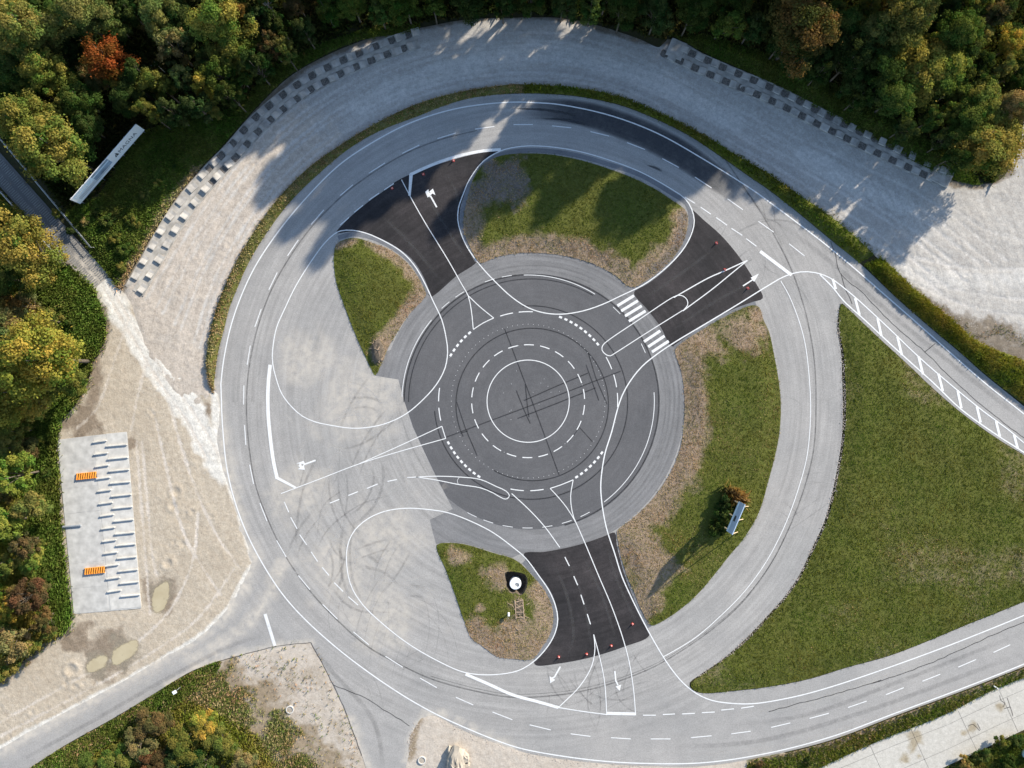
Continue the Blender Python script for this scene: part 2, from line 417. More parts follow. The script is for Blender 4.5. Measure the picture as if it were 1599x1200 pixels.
MK = [0]
def mark(name, pts, width, parent, z=.045, mat=None, smooth=True, closed=False, edge=False, taper=False):
    P = WA(pts)
    L = spline(P, closed) if smooth and len(P) > 2 else P
    if closed: L = np.vstack([L, L[:1]])
    MK[0] += 1; z = z + (MK[0] % 12)*4e-5
    if mat is not None and mat in (M['tar'], M['tar_soft']) and len(P) > 2 and smooth:
        q = np.random.default_rng(MK[0]); L = L + np.cumsum(q.normal(0, .05, L.shape), axis=0)*.0 + q.normal(0, .045, L.shape)
    kw = .076 if (mat is None or mat is M['paint'] or mat is M['paint_thin']) and np.max(width) < 4 else .092 if mat is None else .1
    wd = width*kw if np.isscalar(width) else np.array(width)*kw
    return obj(name, strip_mesh(name, L, wd, mat or M['paint'], z, edge, taper), parent)

def scatter(poly, dens, seed=1, mask=None):
    r = np.random.default_rng(seed); poly = np.asarray(poly); mn = poly.min(0); mx = poly.max(0)
    n = int((mx-mn).prod() * dens); x = r.uniform(mn[0], mx[0], n); y = r.uniform(mn[1], mx[1], n)
    k = in_poly(x, y, poly); x, y = x[k], y[k]
    if mask is not None:
        k = r.random(len(x)) < mask(x, y); x, y = x[k], y[k]
    return x, y

def tufts(name, x, y, z, h, wd, mat, blades=3, spread=.12, lean=.5, seed=1, tint=None):
    r = np.random.default_rng(seed); n = len(x) * blades
    X = np.repeat(x, blades) + r.normal(0, spread, n); Y = np.repeat(y, blades) + r.normal(0, spread, n); Z = np.repeat(z, blades) if not np.isscalar(z) else np.full(n, z)
    H = h * r.uniform(.5, 1.3, n); A = r.uniform(0, 2*math.pi, n); B = A + math.pi/2 + r.normal(0, .5, n)
    Wd = wd * r.uniform(.6, 1.4, n)/2; Ln = H * r.uniform(.1, 1, n) * lean * 2
    ca, sa = np.cos(A), np.sin(A)
    p0 = np.stack([X - ca*Wd, Y - sa*Wd, Z - .02], 1); p1 = np.stack([X + ca*Wd, Y + sa*Wd, Z - .02], 1)
    mx = X + np.cos(B)*Ln*.4; my = Y + np.sin(B)*Ln*.4
    p2 = np.stack([mx + ca*Wd*.8, my + sa*Wd*.8, Z + H*.7], 1); p3 = np.stack([X + np.cos(B)*Ln, Y + np.sin(B)*Ln, Z + H], 1)
    V = np.stack([p0, p1, p2, p3], 1).reshape(-1, 3); F = np.arange(n*4).reshape(-1, 4)
    tn = np.clip(np.repeat(tint, blades) if tint is not None else .5, 0, 1) * np.ones(n)
    tn = np.clip(tn + r.normal(0, .2, n), 0, 1)
    return mesh_np(name, V, F, mat, False, {'tint': np.repeat(tn, 4)})

# ================================================================= THE SETTING
# --- plan outlines (0.1 m units)
asph = [(332,620),(335,592),(341,550),(350,515),(358,483),(370,452),(384,420),(400,390),(423,355),(447,323),(470,298),(500,270),(535,240),(575,214),(612,197),(650,183),(690,167),(725,156),(760,150),(800,147),(850,147),(900,151),(940,158),(975,167),(1025,187),(1075,212),(1125,245),(1175,280),(1200,297),(1250,336),(1297,375),(1345,414),(1400,466),(1450,510),(1500,552),(1537,585),(1599,635),(1900,880),
 (1900,950),(1680,768),(1599,711),(1560,687),(1500,644),(1455,605),(1417,569),(1382,537),(1350,507),(1325,483),(1315,474)]
asph2 = [(1310,482),(1307,512),(1313,550),(1315,597),(1316,637),(1314,687),(1307,732),(1297,780),(1285,820),(1267,858),(1247,900),(1225,932),(1200,960),(1162,1000),(1125,1032),(1090,1056),(1077,1066),(1078,1074),(1088,1081),(1100,1083),(1150,1079),(1200,1073),(1262,1061),(1325,1042),(1387,1025),(1450,1001),(1512,975),(1550,960),(1599,940),(1900,810),(1900,905),(1680,1008),(1599,1041),(1500,1080),(1400,1117),(1300,1155),(1200,1180),(1100,1196),(1000,1196),(925,1191),(837,1179),(800,1169),(720,1139),(690,1122),(675,1117),(662,1121),(646,1140),(638,1182),(638,1300)]
asph3 = [(600,1300),(572,1200),(560,1165),(545,1125),(532,1095),(520,1070),(505,1040),(485,1003)]
asph4 = [(440,1010),(400,1017),(350,1030),(300,1048),(270,1065),(230,1090),(180,1120),(100,1165),(50,1197),(-150,1310)]
asph5 = [(-200,1270),(0,1170),(50,1140),(120,1103),(200,1060),(250,1030),(300,1000),(340,965),(362,935),(383,897),(394,878)]
asph6 = [(385,862),(372,830),(355,765),(341,700),(334,660)]
ASPH = np.vstack([spline(WA(asph), False)[:], spline(WA(asph2)), spline(WA(asph3)), spline(WA(asph4)), spline(WA(asph5)), spline(WA(asph6))])

IS_W = [(522,395),(525,382),(540,374),(555,372),(580,379),(612,392),(637,412),(652,432),(664,455),(665,462),(640,490),(620,520),(607,542),(595,570),(586,587),(580,577),(565,545),(550,510),(535,470),(525,440),(522,417)]
IS_N = [(800,241),(850,241),(900,249),(950,264),(987,278),(1025,297),(1052,315),(1069,327),(1074,340),(1072,360),(1065,382),(1052,402),(1032,422),(1012,437),(985,449),(960,430),(925,412),(887,401),(850,396),(825,395),(800,397),(775,402),(749,411),(740,398),(732,382),(725,365),(724,340),(729,315),(737,285),(752,260),(775,246)]
IS_SE = [(1175,477),(1185,480),(1192,500),(1200,517),(1210,562),(1216,597),(1219,630),(1217,675),(1210,712),(1200,750),(1185,800),(1162,840),(1137,870),(1115,898),(1087,930),(1055,957),(1025,975),(1017,977),(1010,968),(1000,950),(990,925),(978,897),(970,870),(965,845),(963,830),(985,812),(1012,787),(1032,762),(1050,732),(1062,700),(1067,670),(1069,637),(1067,600),(1062,575),(1054,547),(1062,538),(1100,513),(1150,486)]
IS_S = [(682,851),(700,848),(725,850),(750,857),(775,865),(800,872),(815,882),(832,900),(850,922),(861,945),(864,967),(859,990),(847,1010),(831,1029),(800,1029),(775,1025),(757,1012),(735,995),(725,970),(710,927),(697,892)]
TRI = [(1313,475),(1325,484),(1350,508),(1382,538),(1417,570),(1455,606),(1500,645),(1560,688),(1599,712),(1680,770),(1800,850),(1800,852),(1599,939),(1550,959),(1512,974),(1450,1000),(1387,1024),(1325,1041),(1262,1060),(1200,1072),(1150,1078),(1100,1082),(1089,1080),(1080,1073),(1079,1067),(1092,1057),(1127,1033),(1165,1002),(1203,961),(1228,933),(1250,901),(1271,858),(1289,820),(1301,780),(1311,732),(1318,687),(1321,637),(1320,597),(1317,550),(1310,512),(1311,484)]
P_WI, P_NI, P_SEI, P_SI, P_TRI = [spline(WA(q), True, .7) for q in (IS_W, IS_N, IS_SE, IS_S, TRI)]
gravel_out = [(190,452),(205,425),(240,365),(275,310),(310,268),(350,227),(400,170),(450,122),(500,92),(560,66),(620,48),(655,44),(720,32),(800,28),(880,29),(940,42),(1000,62),(1030,74),(1042,62),(1065,66),(1100,85),(1200,130),(1300,185),(1400,240),(1470,277),(1520,287),(1560,282),(1585,245),(1597,200),(1610,150),(1760,120),(1760,620),
  (1640,586),(1599,566),(1555,548),(1520,533),(1487,500),(1460,485),(1425,455),(1372,405),(1325,362),(1287,332),(1242,302),(1200,273),(1150,244),(1100,214),(1025,177),(950,149),(875,137),(800,133),(712,146),(650,164),(587,194),(525,232),(487,259),(445,299),(400,358),(362,424),(340,477),(328,525),(322,562),(330,600),(334,620),(300,640),(230,560),(200,470)]
P_GR = spline(WA(gravel_out), True, .6)
yard = [(150,450),(172,434),(192,456),(205,470),(240,540),(300,600),(345,610),(345,700),(365,765),(385,830),(398,872),(392,900),(372,940),(348,970),(305,1006),(250,1036),(200,1066),(120,1110),(50,1147),(0,1176),(-120,1240),(-120,1130),(0,1062),(40,1030),(70,1003),(100,985),(112,960),(100,900),(88,780),(84,690),(88,662),(112,640),(138,595),(146,562),(160,540),(166,512),(160,488)]
P_YD = spline(WA(yard), True, .6)
lot = [(486,1001),(508,1035),(526,1075),(548,1130),(565,1180),(590,1270),(250,1290),(240,1200),(262,1130),(280,1085),(312,1046),(355,1026),(420,1011)]
P_LOT = spline(WA(lot), True, .7)
sand = [(668,1113),(690,1117),(720,1134),(800,1164),(837,1174),(925,1187),(1000,1192),(1110,1192),(1205,1176),(1235,1180),(1210,1240),(1130,1290),(634,1290),(630,1182),(638,1140),(650,1120)]
P_SND = spline(WA(sand), True, .7)
cstrip = [(1200,1235),(1282,1197),(1375,1155),(1475,1115),(1550,1077),(1599,1057),(1800,972),(1800,1052),(1599,1140),(1525,1175),(1475,1198),(1380,1245)]
P_CS = WA(cstrip)
verge = [(1175,1186),(1200,1182),(1300,1157),(1400,1119),(1500,1082),(1599,1043),(1800,960),(1800,973),(1599,1058),(1550,1078),(1475,1116),(1375,1156),(1282,1198),(1200,1238),(1150,1260),(1160,1210)]
P_VG = spline(WA(verge), True, .8)
weedbank = [(100,415),(120,428),(146,455),(158,490),(163,512),(158,540),(143,562),(134,596),(108,640),(84,662),(40,662),(60,640),(100,610),(112,570),(100,520),(60,480),(50,450),(80,430)]
P_WB = spline(WA(weedbank), True, .7)
hedgestrip = [(46,668),(88,664),(88,700),(92,780),(98,860),(106,930),(108,975),(92,985),(60,950),(50,860),(45,770),(42,700)]
P_HS = spline(WA(hedgestrip), True, .7)
roadbank = [(300,1050),(345,1033),(330,1060),(290,1090),(255,1120),(190,1150),(120,1195),(60,1235),(-20,1260),(50,1199),(100,1167),(180,1122),(230,1092)]
P_RB = spline(WA(roadbank), True, .7)
slope_tl = [(105,330),(150,310),(215,215),(300,180),(360,170),(430,105),(500,70),(600,40),(655,38),(655,46),(560,64),(500,90),(450,120),(400,168),(350,225),(310,266),(275,308),(240,362),(205,422),(188,452),(172,432),(140,390)]
P_TL = spline(WA(slope_tl), True, .7)
slope_tr = [(1035,50),(1100,55),(1200,85),(1300,130),(1370,170),(1450,215),(1500,250),(1530,288),(1470,275),(1400,238),(1300,183),(1200,128),(1100,83),(1065,64)]
P_TR = spline(WA(slope_tr), True, .7)

# pit around the inspection shaft: the ground is open there
pit = [(789,894),(797,892),(806,893),(815,895),(822,899),(824,908),(822,918),(818,926),(812,930),(806,926),(799,927),(793,921),(789,912),(788,902)]
P_PIT = spline(WA(pit), True, .3)

# --- ground
big = np.array([(-420, -420), (420, -420), (420, 420), (-420, 420)], float)
ground = tag(obj('ground', sheet('ground', big, M['floor'], -.08, holes=[P_PIT])), 'dark leafy soil under and around the woods', 'ground', kind='structure')

def craters(n, poly, r0, r1, seed):
    x, y = scatter(poly, 3, seed); k = np.random.default_rng(seed).permutation(len(x))[:n]
    return np.column_stack([x[k], y[k], np.random.default_rng(seed+1).uniform(r0, r1, len(k))])
def relief(poly, cr, amp, seed, edge=1.2, hollow=()):
    def f(x, y):
        e = sstep(0, edge, dist_line(x, y, poly, True))
        z = amp * (vnoise(x, y, 2.2, seed) * .55 + vnoise(x, y, .9, seed+1) * .3 + vnoise(x, y, .45, seed+2) * .25)
        for cx, cy, r in cr:
            d = np.hypot(x-cx, y-cy) / r; m = d < 1.8
            z[m] += r * .12 * (np.exp(-((d[m]-1)/.32)**2) - 1.0*np.exp(-(d[m]/.7)**2))
        z = np.maximum(z, -.05) * e
        for hx, hy, hr in hollow:
            X, Y = W((hx, hy)); k = 1 - sstep(.8, 1.5, np.hypot(x-X, y-Y)/(hr*.1)); z = z*(1-k)
        return z
    return f
def near(line, w0, w1):
    L = spline(WA(line), False)
    return lambda x, y: 1 - sstep(w0*.1, w1*.1, dist_line(x, y, L) * (.55 + .6*vnoise(x, y, 1.9, 77) + .35*vnoise(x, y, .7, 78)))
def blobs(bl):
    def f(x, y):
        v = np.zeros(len(x))
        for bx, by, br in bl:
            X, Y = W((bx, by)); v = np.maximum(v, 1 - sstep(.45, 1.25, np.hypot(x-X, y-Y)/(br*.1) * (.45 + .8*vnoise(x, y, 1.7, 79) + .4*vnoise(x, y, .6, 80))))
        return v
    return f
def maxf(*fs): return lambda x, y: np.max([f(x, y) for f in fs], axis=0)

RUT_G = [[(W0[0]*(1-k)+W1[0]*k, W0[1]*(1-k)+W1[1]*k) for W0, W1 in zip([(330,560),(352,465),(400,372),(470,285),(560,215),(660,165),(760,142),(860,140),(960,155),(1060,200),(1160,255),(1260,322),(1360,400),(1450,470)], [(215,455),(270,375),(330,290),(420,185),(520,115),(630,70),(740,45),(860,40),(970,70),(1080,125),(1210,190),(1330,240),(1460,300),(1590,400)])] for k in (.15,.24,.42,.5,.66,.75,.88)]
RUT_G += [[(1330,370),(1420,400),(1520,420),(1640,420)], [(1390,420),(1480,450),(1560,465),(1640,470)], [(1420,440),(1500,475),(1580,492),(1640,498)], [(1480,320),(1540,360),(1640,385)]]
RUT_Y = [[(160,446),(186,492),(212,535),(250,598),(290,655),(325,720)], [(170,444),(196,488),(222,528),(262,590),(305,648),(345,715)], [(213,690),(220,780),(228,880),(234,960)], [(222,690),(230,780),(240,880),(246,900)], [(240,640),(262,740),(290,840),(345,930)], [(262,620),(290,720),(330,820),(375,890)], [(0,1150),(110,1092),(220,1030),(310,965),(365,890)], [(0,1128),(100,1072),(190,1020),(260,960),(300,880),(310,800)], [(230,560),(215,620),(205,672)], [(200,500),(180,560),(150,640),(120,670)]]
def ruts(lines, w0=1.2, w1=3.6):
    Ls = [spline(WA(l), False, 1.0) for l in lines]
    def f(x, y):
        d = np.min([dist_line(x, y, L) for L in Ls], axis=0); return (1 - sstep(w0*.1, w1*.1, d + .12*(vnoise(x, y, 1.2, 31)-.5))) * (.35 + .65*vnoise(x, y, 4, 32))
    return f
rut_g, rut_y = ruts(RUT_G), ruts(RUT_Y)
# --- gravel run-off
cr = np.vstack([craters(420, P_GR, .16, .5, 5)])
g_dirt = maxf(near([(1515,522),(1545,530),(1590,545),(1680,580)], 14, 44), near([(190,455),(240,368),(310,270),(400,172),(500,93),(620,50),(720,31),(880,29),(1000,62),(1060,66)], 2, 9), near([(1480,282),(1530,288),(1575,268)], 4, 14),
              near([(1430,462),(1480,492),(1520,512)], 2, 16))
g_chalk = maxf(near([(560,170),(700,110),(850,85),(1000,120),(1150,190)], 5, 26), near([(1250,240),(1340,290),(1420,330)], 4, 20), near([(300,470),(330,400),(400,300),(470,225)], 3, 16), near([(1400,420),(1500,440),(1620,430)], 5, 22))
gravel = tag(obj('gravel_area', sheet('gravel_area', P_GR, M['gravel'], .0, .34, (lambda x, y, f=relief(P_GR, cr, .11, 11): f(x, y) - .05*rut_g(x, y)*sstep(.6, 1.6, dist_line(x, y, P_GR, True))), {'rut': rut_g, 'dirt': g_dirt, 'chalk': g_chalk, 'sand': near([(330,640),(260,560),(270,480),(310,400),(380,310),(450,240)], 45, 110)})),
             'pale gravel run-off curving round the outside of the ring road', 'gravel', kind='structure')
# --- sandy yard on the left
ycr = np.vstack([craters(150, P_YD, .16, .5, 15), np.array([[*W(q), r] for q, r in (((112,1046),1.1),((103,1067),.6),((117,1072),.6),((131,1069),.55),((148,1066),.6),((168,1054),.6),((108,1091),.5),((75,1106),.5),((50,1112),.6),((15,1150),.5),((275,768),.9),((270,790),.8),((285,850),.7),((262,880),.9),((300,800),.6))])])
y_chalk = maxf(near([(166,446),(190,492),(215,530),(250,590),(290,640),(320,690),(345,740)], 9, 26), near([(240,560),(300,620),(332,700)], 4, 18), near([(335,610),(342,700),(366,770),(396,872)], 3, 12), near([(-20,1180),(120,1104),(250,1033),(345,966),(392,886)], 2, 9))
y_dirt = maxf(near([(90,662),(130,650),(150,600),(150,560),(163,520),(160,480)], 3, 16), near([(100,985),(70,1005),(40,1032),(0,1065)], 2, 16), blobs([(130,660,26),(205,690,12),(310,590,20),(322,640,14),(286,600,14),(250,930,32),(170,1020,45),(118,1000,26)]))
y_mud = blobs([(252,925,22),(195,1018,32),(152,1036,24)])
yard_o = tag(obj('dirt_yard', sheet('dirt_yard', P_YD, M['yard'], .005, .34, (lambda x, y, f=relief(P_YD, ycr, .08, 21, 1.2, [(250,932,30),(196,1018,28),(152,1037,24)]): f(x, y) - .03*rut_y(x, y)*sstep(.6, 1.6, dist_line(x, y, P_YD, True))), {'rut': rut_y, 'dirt': y_dirt, 'chalk': y_chalk, 'mud': y_mud})),
             'beige sandy yard with white wheel tracks left of the ring road', 'yard', kind='structure')
for nm, pl, lb in (('puddle', [(238,922),(247,912),(258,906),(265,908),(266,930),(262,946),(252,958),(241,959),(235,945)], 'elongated muddy puddle beside the lower end of the concrete test pad'),
                   ('puddle', [(172,1030),(175,1015),(190,1005),(205,998),(215,998),(219,1008),(213,1022),(200,1032),(186,1040),(176,1040)], 'larger of two joined muddy puddles beside the access road'),
                   ('puddle', [(132,1044),(136,1034),(148,1025),(160,1021),(170,1023),(170,1032),(165,1043),(152,1050),(138,1054)], 'smaller of two joined muddy puddles, nearer the lower left corner')):
    o = obj(nm, sheet(nm, spline(WA(pl), True, .3), M['water'], .022, .3, None, {'edge': lambda x, y, q=spline(WA(pl), True, .3): sstep(.02, .55, dist_line(x, y, q, True))}, jit=.22)); tag(o, lb, 'puddle', 'muddy puddles in the yard', 'structure')
# --- stony lot and sand patch at the bottom
l_d = maxf(blobs([(400,1130,60),(350,1080,60),(450,1185,60),(300,1120,60),(370,1190,60),(480,1150,30),(420,1080,30),(515,1190,30)]), lambda x, y: .45*vnoise(x, y, 2.5, 90)); l_g = maxf(blobs([(330,1075,36),(400,1180,50),(435,1150,36),(290,1090,36),(360,1120,50),(470,1195,26)]), lambda x, y: .12*vnoise(x, y, 2, 91))
tag(obj('dirt_lot', sheet('dirt_lot', P_LOT, M['lot'], -.003, .4, relief(P_LOT, craters(10, P_LOT, .3, .6, 31), .08, 31), {'dirt': l_d, 'grass': l_g})), 'stony tan lot below the access road junction', 'ground', kind='structure')
tag(obj('sand_patch', sheet('sand_patch', P_SND, M['lot'], -.003, .4, relief(P_SND, craters(14, P_SND, .3, .6, 33), .10, 33), {'dirt': near([(655,1124),(645,1145),(640,1180)], 3, 12), 'grass': blobs([(1190,1195,30)])})), 'sandy strip below the bottom edge line of the ring road', 'ground', kind='structure')
# --- concrete strip lower right, with joints
cs = tag(obj('concrete_track', sheet('concrete_track', P_CS, M['concrete_strip'], .0, .8, None, {'mud': blobs([(1430,1155,14),(1425,1168,10),(1414,1185,9),(1435,1180,8),(1562,1102,10),(1505,1145,6),(1520,1135,9)])})), 'old pale concrete track in the lower right corner', 'track', kind='structure')
for a, b in (((1421,1136),(1450,1200)), ((1496,1110),(1526,1174)), ((1358,1163),(1385,1222)), ((1561,1080),(1590,1144))):
    mark('joint', [a, b], .8, cs, .006, M['tar_soft'], False, edge=True)
for pts in ([(1300,1205),(1400,1163),(1480,1132),(1560,1094),(1620,1068)], [(1400,1205),(1480,1170),(1560,1132),(1620,1105)]):
    mark('joint', pts, .6, cs, .006, M['tar_soft'], False, edge=True)
for pts in ([(1561,1086),(1564,1094),(1569,1098),(1567,1104)], [(1572,1090),(1577,1103),(1582,1118)], [(1568,1107),(1578,1104)], [(1512,1134),(1520,1131),(1530,1142)], [(1526,1130),(1531,1140)]):
    mark('crack', pts, 1.4, cs, .007, M['tar'], True, edge=True)

# --- asphalt
dust = maxf(near([(332,610),(334,660),(341,700),(355,765),(372,830),(392,880)], 6, 26), near([(-40,1190),(120,1103),(250,1030),(345,962),(394,880)], 5, 20), near([(486,1003),(430,1011),(350,1030),(260,1072)], 2, 9),
            lambda x, y: .8*near([(440,880),(400,960),(300,1035)], 4, 14)(x, y), near([(545,1125),(575,1210)], 3, 12), near([(640,1190),(646,1140),(675,1117),(800,1169)], 2, 7), lambda x, y: .6*blobs([(530,880,60),(600,840,60),(470,770,50),(560,620,70),(480,560,50),(600,960,60)])(x, y))
road = tag(obj('ring_road', sheet('ring_road', ASPH, M['asphalt'], .03, 1.2, None, {'dust': dust}, holes=[P_PIT])), 'light grey worn asphalt ring road with its exits', 'road', kind='structure')
C1 = np.array(W((833, 628))); C2 = np.array(W((830, 628))); CC = np.array(W((824.7, 626.8)))
def arc(c, r, a0, a1, step=.5):          # plan angles, clockwise in the picture
    n = max(3, int(abs(a1-a0)*math.pi/180*r/step)); a = np.radians(np.linspace(a0, a1, n))
    return np.column_stack([c[0] + r*np.cos(a), c[1] - r*np.sin(a)])
a_end = math.degrees(math.atan2(864-628, 815-833)); a_start = math.degrees(math.atan2(545-628, 606-833))
LEFTCUT = WA([(586,587),(604,590),(622,593),(632,628),(645,667),(662,704),(680,742),(707,795)])
P_BAND = np.vstack([LEFTCUT, WA([(690,803),(671,812),(676,832),(681,850),(700,847),(725,849),(750,856),(775,864),(800,871)]), arc(C1, 23.7, a_end, a_start-0+0)[:1], arc(C1, 23.7, a_end, a_start)[1:], WA([(604,549),(595,570)])])
road_c = tag(obj('roundabout_lane', sheet('roundabout_lane', P_BAND, M['asphalt_mid'], .035, 1.2, None, {'dust': lambda x, y: x*0})), 'mid grey asphalt band running round the roundabout', 'road', kind='structure')
ang = np.linspace(0, 360, 220, endpoint=False); disc = np.column_stack([C2[0]+19.9*np.cos(np.radians(ang)), C2[1]-19.9*np.sin(np.radians(ang))])
cutline = WA([(622,560),(622,593),(632,628),(645,667),(662,704),(680,742),(707,795),(720,830)])
def cut_x(y): return np.interp(y, cutline[::-1, 1], cutline[::-1, 0])
disc[:, 0] = np.where((disc[:, 1] < W((0,593))[1]) & (disc[:, 1] > W((0,795))[1]), np.maximum(disc[:, 0], cut_x(disc[:, 1])), disc[:, 0])
centre = tag(obj('roundabout_centre', sheet('roundabout_centre', disc, M['asphalt_centre'], .040, 1.2, None, {'dust': lambda x, y: x*0})), 'dark grey round asphalt centre with painted circles', 'road', kind='structure')
new_nw = [(525,364),(535,351),(555,332),(580,312),(600,298),(615,286),(642,272),(700,252),(737,242),(780,234),(757,251),(739,275),(727,300),(719,325),(718,345),(723,366),(733,388),(745,407),(712,432),(680,460),(672,464),(664,447),(650,421),(628,395),(592,374),(570,366),(550,362)]
new_ne = [(1078,327),(1100,345),(1125,367),(1147,392),(1165,417),(1180,442),(1191,466),(1175,472),(1150,482),(1125,495),(1087,518),(1054,541),(1047,540),(1032,512),(1012,485),(990,457),(1012,443),(1034,426),(1054,406),(1069,384),(1078,362),(1080,345)]
new_s = [(960,832),(940,839),(900,852),(850,862),(818,865),(836,895),(853,918),(865,943),(868,967),(864,990),(852,1011),(834,1034),(837,1039),(875,1036),(925,1026),(975,1010),(1014,992),(1004,968),(992,940),(980,912),(970,880),(963,850)]
pt_l = ('fresh dark asphalt entry at the upper left of the roundabout', 'fresh dark asphalt entry at the right of the roundabout', 'fresh dark asphalt entry below the roundabout')
patches = []
for nm, lb in zip((new_nw, new_ne, new_s), pt_l):
    patches.append(tag(obj('asphalt_patch', sheet('asphalt_patch', spline(WA(nm), True, .5), M['asphalt_new'], .040, 1.5, None, {'dust': lambda x, y: x*0})), lb, 'asphalt', kind='structure'))
# darker film laid over the outer lane along the top of the ring
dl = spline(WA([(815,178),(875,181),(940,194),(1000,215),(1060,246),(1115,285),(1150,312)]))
soft_strip('dark_band', spline(WA([(790,172),(850,172),(900,176),(950,189),(1010,212),(1070,245),(1120,280),(1175,318)]), False), [3.2, 3.8, 4.4, 4.6, 4.6, 4.2, 3.4], M['dark_lane'], .034, road)
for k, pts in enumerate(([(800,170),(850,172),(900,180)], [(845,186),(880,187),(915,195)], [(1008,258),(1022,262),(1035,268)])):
    mark('dark_band', pts, [1, 5, 4], road, .036+.001*k, M['dark_lane'], edge=True, taper=True)
# grey strips between the fresh asphalt and the islands
for pts in ([(745,408),(732,384),(723,362),(721,338),(727,310),(738,282),(757,257),(782,242),(815,236),(850,236),(900,243),(950,257),(1000,274),(1050,303),(1072,318),(1079,340),(1075,364),(1066,386),(1050,406),(1030,425),(1010,440),(988,452)],
            [(528,372),(550,366),(580,371),(612,386),(640,407),(656,430),(669,460)], [(1054,543),(1090,518),(1125,497),(1152,484),(1180,474)],
            [(966,835),(972,870),(980,900),(993,935),(1004,960),(1014,980)], [(818,877),(836,898),(853,919),(864,943),(868,967),(863,990),(850,1011),(834,1030)]):
    mark('edge_strip', pts, 7, road, .042, M['asphalt_strip'])

# --- road markings
edge_lines = [[(345,600),(348,670),(357,745),(382,825),(422,900),(457,947),(520,1007),(597,1065),(665,1107),(730,1138),(800,1165),(837,1174),(925,1187),(1000,1192),(1100,1191),(1200,1176),(1300,1150),(1400,1113),(1500,1076),(1599,1037),(1800,950)],
  [(345,600),(349,565),(360,512),(377,462),(400,414),(437,359),(485,302),(530,258),(575,227),(637,194),(700,173),(750,164),(800,160),(840,161),(875,164),(950,180),(1025,208),(1100,250),(1175,297),(1200,315),(1300,391),(1400,477),(1450,521),(1536,597),(1599,647),(1850,850)]]
for e in edge_lines: mark('edge_line', e, 2.4, road)
W_LOOP = [(522,366),(532,361),(550,360),(570,364),(590,372),(625,392),(645,412),(660,436),(677,472),(690,500),(697,530),(699,550),(695,575),(682,600),(662,623),(635,646),(607,660),(580,667),(550,669),(520,665),(492,659),(472,650),(455,635),(440,615),(431,590),(426,568),(426,545),(432,512),(445,482),(462,447),(485,410),(507,380)]
S_LOOP = [(544,900),(541,865),(545,845),(555,827),(575,810),(600,799),(632,794),(670,796),(700,801),(737,815),(770,832),(800,854),(820,871),(842,900),(857,922),(867,945),(871,967),(867,988),(855,1010),(836,1031),(817,1044),(800,1050),(762,1054),(725,1050),(687,1034),(637,1005),(595,972),(567,945),(551,921)]
N_LOOP = [(782,236),(755,252),(740,270),(730,287),(724,302),(716,325),(715,345),(720,365),(730,387),(750,415),(775,442),(800,465),(825,481),(850,489),(877,491),(910,486),(940,476),(970,462),(1005,445),(1030,427),(1052,407),(1070,385),(1081,362),(1084,345),(1080,327),(1070,311),(1052,298),(1000,269),(950,250),(900,236),(850,229),(815,229)]
for e in (W_LOOP, S_LOOP, N_LOOP): mark('lane_line', e, 2.0, road, .0465, closed=True)
LONG = [(1840,880),(1599,692),(1575,672),(1532,640),(1482,599),(1437,560),(1375,501),(1325,456),(1295,434),(1272,426),(1250,425),(1225,432),(1200,446),(1150,477),(1100,507),(1050,537),(1025,554),(1002,573),(983,597),(971,619),(964,640),(955,675),(945,707),(940,735),(938,760),(940,787),(947,825),(960,865),(971,900),(990,942),(1012,985),(1035,1025),(1050,1047),(1066,1066),(1087,1083),(1112,1094),(1150,1099),(1175,1099),(1200,1096),(1250,1086),(1300,1072),(1375,1047),(1450,1020),(1500,1001),(1599,961),(1800,875)]
mark('lane_line', LONG, 2.3, road, .047)
mark('lane_line', [(1280,429),(1300,449),(1317,470),(1350,500),(1382,530),(1417,562),(1457,598),(1500,639),(1560,682),(1599,707),(1800,850)], 2.6, road, .048)
for a, b in (((1300,436),(1305,452)),((1335,466),(1342,492)),((1370,497),(1376,525)),((1401,526),(1408,555)),((1434,557),(1441,585)),((1465,584),(1472,611)),((1495,610),(1501,638)),((1525,635),(1531,660)),((1555,658),(1561,682)),((1583,679),(1589,701))):
    mark('hatch_bar', [a, b], 4.3, road, .049, smooth=False)
mark('lane_line', [(1219,439),(1232,462),(1247,500),(1257,537),(1264,597),(1265.5,650),(1260,712),(1247,762),(1227,817),(1203,866),(1181,900),(1157,930),(1125,962),(1087,995),(1050,1018),(1035,1026)], 1.6, road, .0475, M['paint'])
DASH = [((381,602),(380.5,632)),((382,664),(384,695)),((390,726),(396,756)),((406,786),(417,814)),((432,844),(447,870)),((466,899),(484,921)),((504,944),(527,967)),((552,987),(576,1007)),((602,1025),(629,1042)),((656,1059),(682,1074)),((712,1089),(739,1101)),((769,1112),(800,1124)),((827,1132),(860,1140)),((891,1146),(922,1150)),((954,1152),(985,1154)),((1016,1154),(1047,1154)),((1079,1152),(1111,1149)),((1142,1146),(1172,1142)),((1204,1136),(1234,1129)),((1264,1122),(1294,1114)),((1324,1105),(1353,1095)),((1383,1085),(1411,1074)),((1440,1064),(1468,1053)),((1496,1042),(1524,1030)),((1551,1019),(1577,1007)),
  ((391,540),(386,570)),((408,483),(398,511)),((433,426),(420,453)),((466,375),(449,400)),((506,328),(486,351)),((551,289),(531,306)),((601,255),(576,271)),((655,227),(628,240)),((712,208),(683,217)),((772,198),(742,202)),((802,195),(832,195)),((862,197),(892,200)),((922,206),(951,213)),((979,223),(1007,234)),((1034,248),(1060,262)),((1085,277),(1111,294)),((1136,311),(1160,328)),((1184,346),(1208,363)),((1232,381),(1256,400))]
for a, b in DASH: mark('lane_dash', [a, b], 1.8, road, .045, smooth=False)
